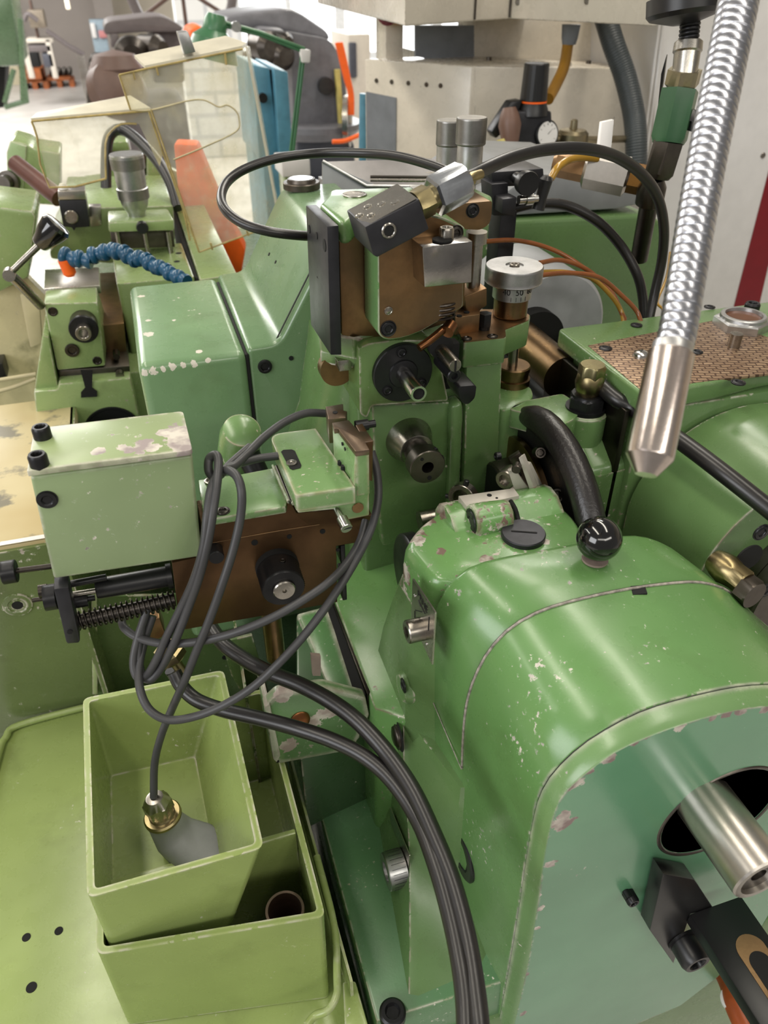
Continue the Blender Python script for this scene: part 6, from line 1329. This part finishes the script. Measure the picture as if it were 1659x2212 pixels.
# ------------------------------------------------------------ cutter wheel with black guard between column and headstock
cw = thing('cutter_unit', 'dark cutter drum with black leather-like guard and bright tool plates', 'cutter', (.32, .58, 1.03))
gc = V((.338, .556, 1.152)); gR = .113
lathe('guard_disc', gc, -X, [(-.014, 0), (-.014, gR), (.004, gR), (.004, 0)], plain('guard_black', (16, 15, 15), .5, bumps=.5, scale=60), cw, 72)
gpth = [gc + V((.0, -gR * sin(a), gR * cos(a))) for a in [radians(-40 + i * 8) for i in range(22)]]
link('guard_rim', tube_bm(gpth, .0135, 20, rf=lambda t: min(1, .35 + 4 * t)), plain('leather_black', (26, 22, 22), .36, bumps=.6, scale=50, spec=.6), cw, ang=70)
dc = V((.298, .580, 1.166))
lathe('bronze_flange', dc + V((.030, 0, -.004)), -X, [(-.002, .074), (.004, .074), (.005, .072), (.005, 0)], M['bronze_steel'], cw, 64)
lathe('drum', dc, X, [(0, 0), (0, .0455), (.002, .0475), (.026, .0485), (.027, .046), (.030, .046)], M['gun'], cw, 64)
lathe('drum_face', dc, -X, [(0, .0450), (.0006, .0450), (.0006, .012), (.006, .0115), (.007, .0095), (.007, .006), (.003, .006), (.003, 0)], M['oxide'], cw, 48)
screw(A(1078, 985, x=.297), -X, .0042, cw, h=.004)
for p, yy, r in (((1167, 978), .545, .0058), ((1203, 1070), .515, .0075)):
    o_ = A(*p, y=yy); ax_ = V((-.25, -.75, .45)).normalized(); screw(o_ - ax_ * .012, ax_, r, cw, M['dark_steel'], h=.014)
lathe('bushing', A(1090, 1037, y=.530), V((-.8, -.6, .1)), [(-.016, .0095), (0, .0095), (.001, .0085), (.001, .0055), (-.004, .005), (-.004, 0)], M['steel'], cw, 32)
tg = plain('tool_grey', (196, 190, 180), .42, met=.25)
prism('brown_plate', PL([(1100, 992), (1123, 978), (1146, 1006), (1110, 1012)], y=.532), (.001, .005, 0), M['gun'], cw, .0004)
prism('bright_plate', PL([(1098, 1018), (1112, 1014), (1150, 1066), (1116, 1072)], y=.522), (.001, .004, 0), tg, cw, .0004)
prism('bright_plate', PL([(1120, 989), (1127, 986), (1158, 1064), (1146, 1064)], y=.518), (.005, .004, 0), tg, cw, .0004)
prism('bright_plate', PL([(1132, 1001), (1143, 1004), (1174, 1066), (1160, 1070)], y=.523), (.004, .004, 0), tg, cw, .0004)
hole(A(1148, 1041, y=.5225), -Y, .002, cw); lathe('grey_screw', A(1116, 1010, y=.517), V((-.5, -.8, .1)), [(-.004, .0042), (.004, .0042), (.005, .0035), (.005, 0)], M['gun'], cw, 24)
zb_ = 1.236
prism('grey_bar', [A(990, 1071, z=zb_), A(1010, 1096, z=zb_), A(1122, 1070, z=zb_), A(1110, 1054, z=zb_)], (0, 0, -.012), tg, cw, .0006)
for p in ((1057, 1070), (1073, 1076)): hole(A(*p, z=zb_), Z, .0022 if p[0] == 1057 else .0012, cw)
rgc = A(1000, 1074, y=.545); rax = V((-.75, -.65, .1)).normalized()
ring('clamp_collar', rgc - rax * .006, rax, .010, .0140, .0085, M['steel'], cw)
for a_ in (V((.15, 0, 1)), V((-.6, .75, -.3))): lathe('pinch_screw', rgc + a_.normalized() * .0125, a_, [(0, .0026), (.006, .0026), (.0065, .0016), (.0065, 0)], M['oxide'], cw, 20)
lathe('arbor_shaft', dc + V((-.08, 0, 0)), X, [(0, .010), (.08, .010)], M['steel'], cw, 32)

# ------------------------------------------------------------ black bracket and bar on the headstock front
bk_ = thing('support_arm', 'black steel bracket and slotted bar bolted below the spindle bore', 'bracket', tuple(A(1450, 2080, y=.235)))
blkm = plain('satin_black', (20, 20, 22), .34, bumps=.05)
prism('bracket', PL([(1433, 1888), (1500, 1900), (1540, 1960), (1492, 1975), (1455, 2082), (1404, 2010)], y=.234), (0, .0145, 0), blkm, bk_, .0008)
q = A(1490, 1974, y=.234); bx0 = q.x
prism('bar', [V((bx0, .234, q.z)), V((bx0 + .052, .234, q.z)), V((bx0 + .052, .02, q.z)), V((bx0, .02, q.z))], (0, 0, -.014), blkm, bk_, .0012)
sl0 = A(1640, 2075, z=q.z)
so = [V((sl0.x + .013 * cos(a) , sl0.y + (.008 if sin(a) > 0 else -.05) + .013 * sin(a), q.z + .0001)) for a in [i * 2 * pi / 28 for i in range(28)]]
prism('bronze_slot', so, (0, 0, .0004), M['bronze_steel'], bk_, 0)
so2 = [V((sl0.x + .009 * cos(a) , sl0.y - .006 + (.004 if sin(a) > 0 else -.05) + .009 * sin(a), q.z + .0006)) for a in [i * 2 * pi / 28 for i in range(28)]]
prism('slot_hollow', so2, (0, 0, .0002), M['void'], bk_, 0)
screw(A(1478, 2035, y=.232), -Y, .0135, bk_, M['plastic_black'], h=.020)
lathe('washer', A(1478, 2028, y=.2335), -Y, [(0, .016), (.002, .016), (.002, 0)], M['oxide'], bk_, 32)
screw(A(1505, 1880, y=.262), -Y, .0125, bk_, M['plastic_black'], h=.010)
rh = hose('reddish-brown oil hose with a clear cable tie below the headstock front', PD([(1560, 2090, .86), (1578, 2130, .84), (1588, 2170, .82), (1612, 2225, .80), (1640, 2290, .78)]), .0115, plain('rust_hose', (178, 84, 40), .4, var=.3))
ring('clear_tie', A(1584, 2155, d=.822), V((.25, -.3, -1)), .006, .0135, .0116, M['white_metal'], rh)
lathe('cap_screw', A(848, 2196, z=.852), Z, [(0, .012), (.010, .012), (.012, .010), (.012, .007), (.008, .006, 'h'), (.008, 0)], M['oxide'], mach, 28)
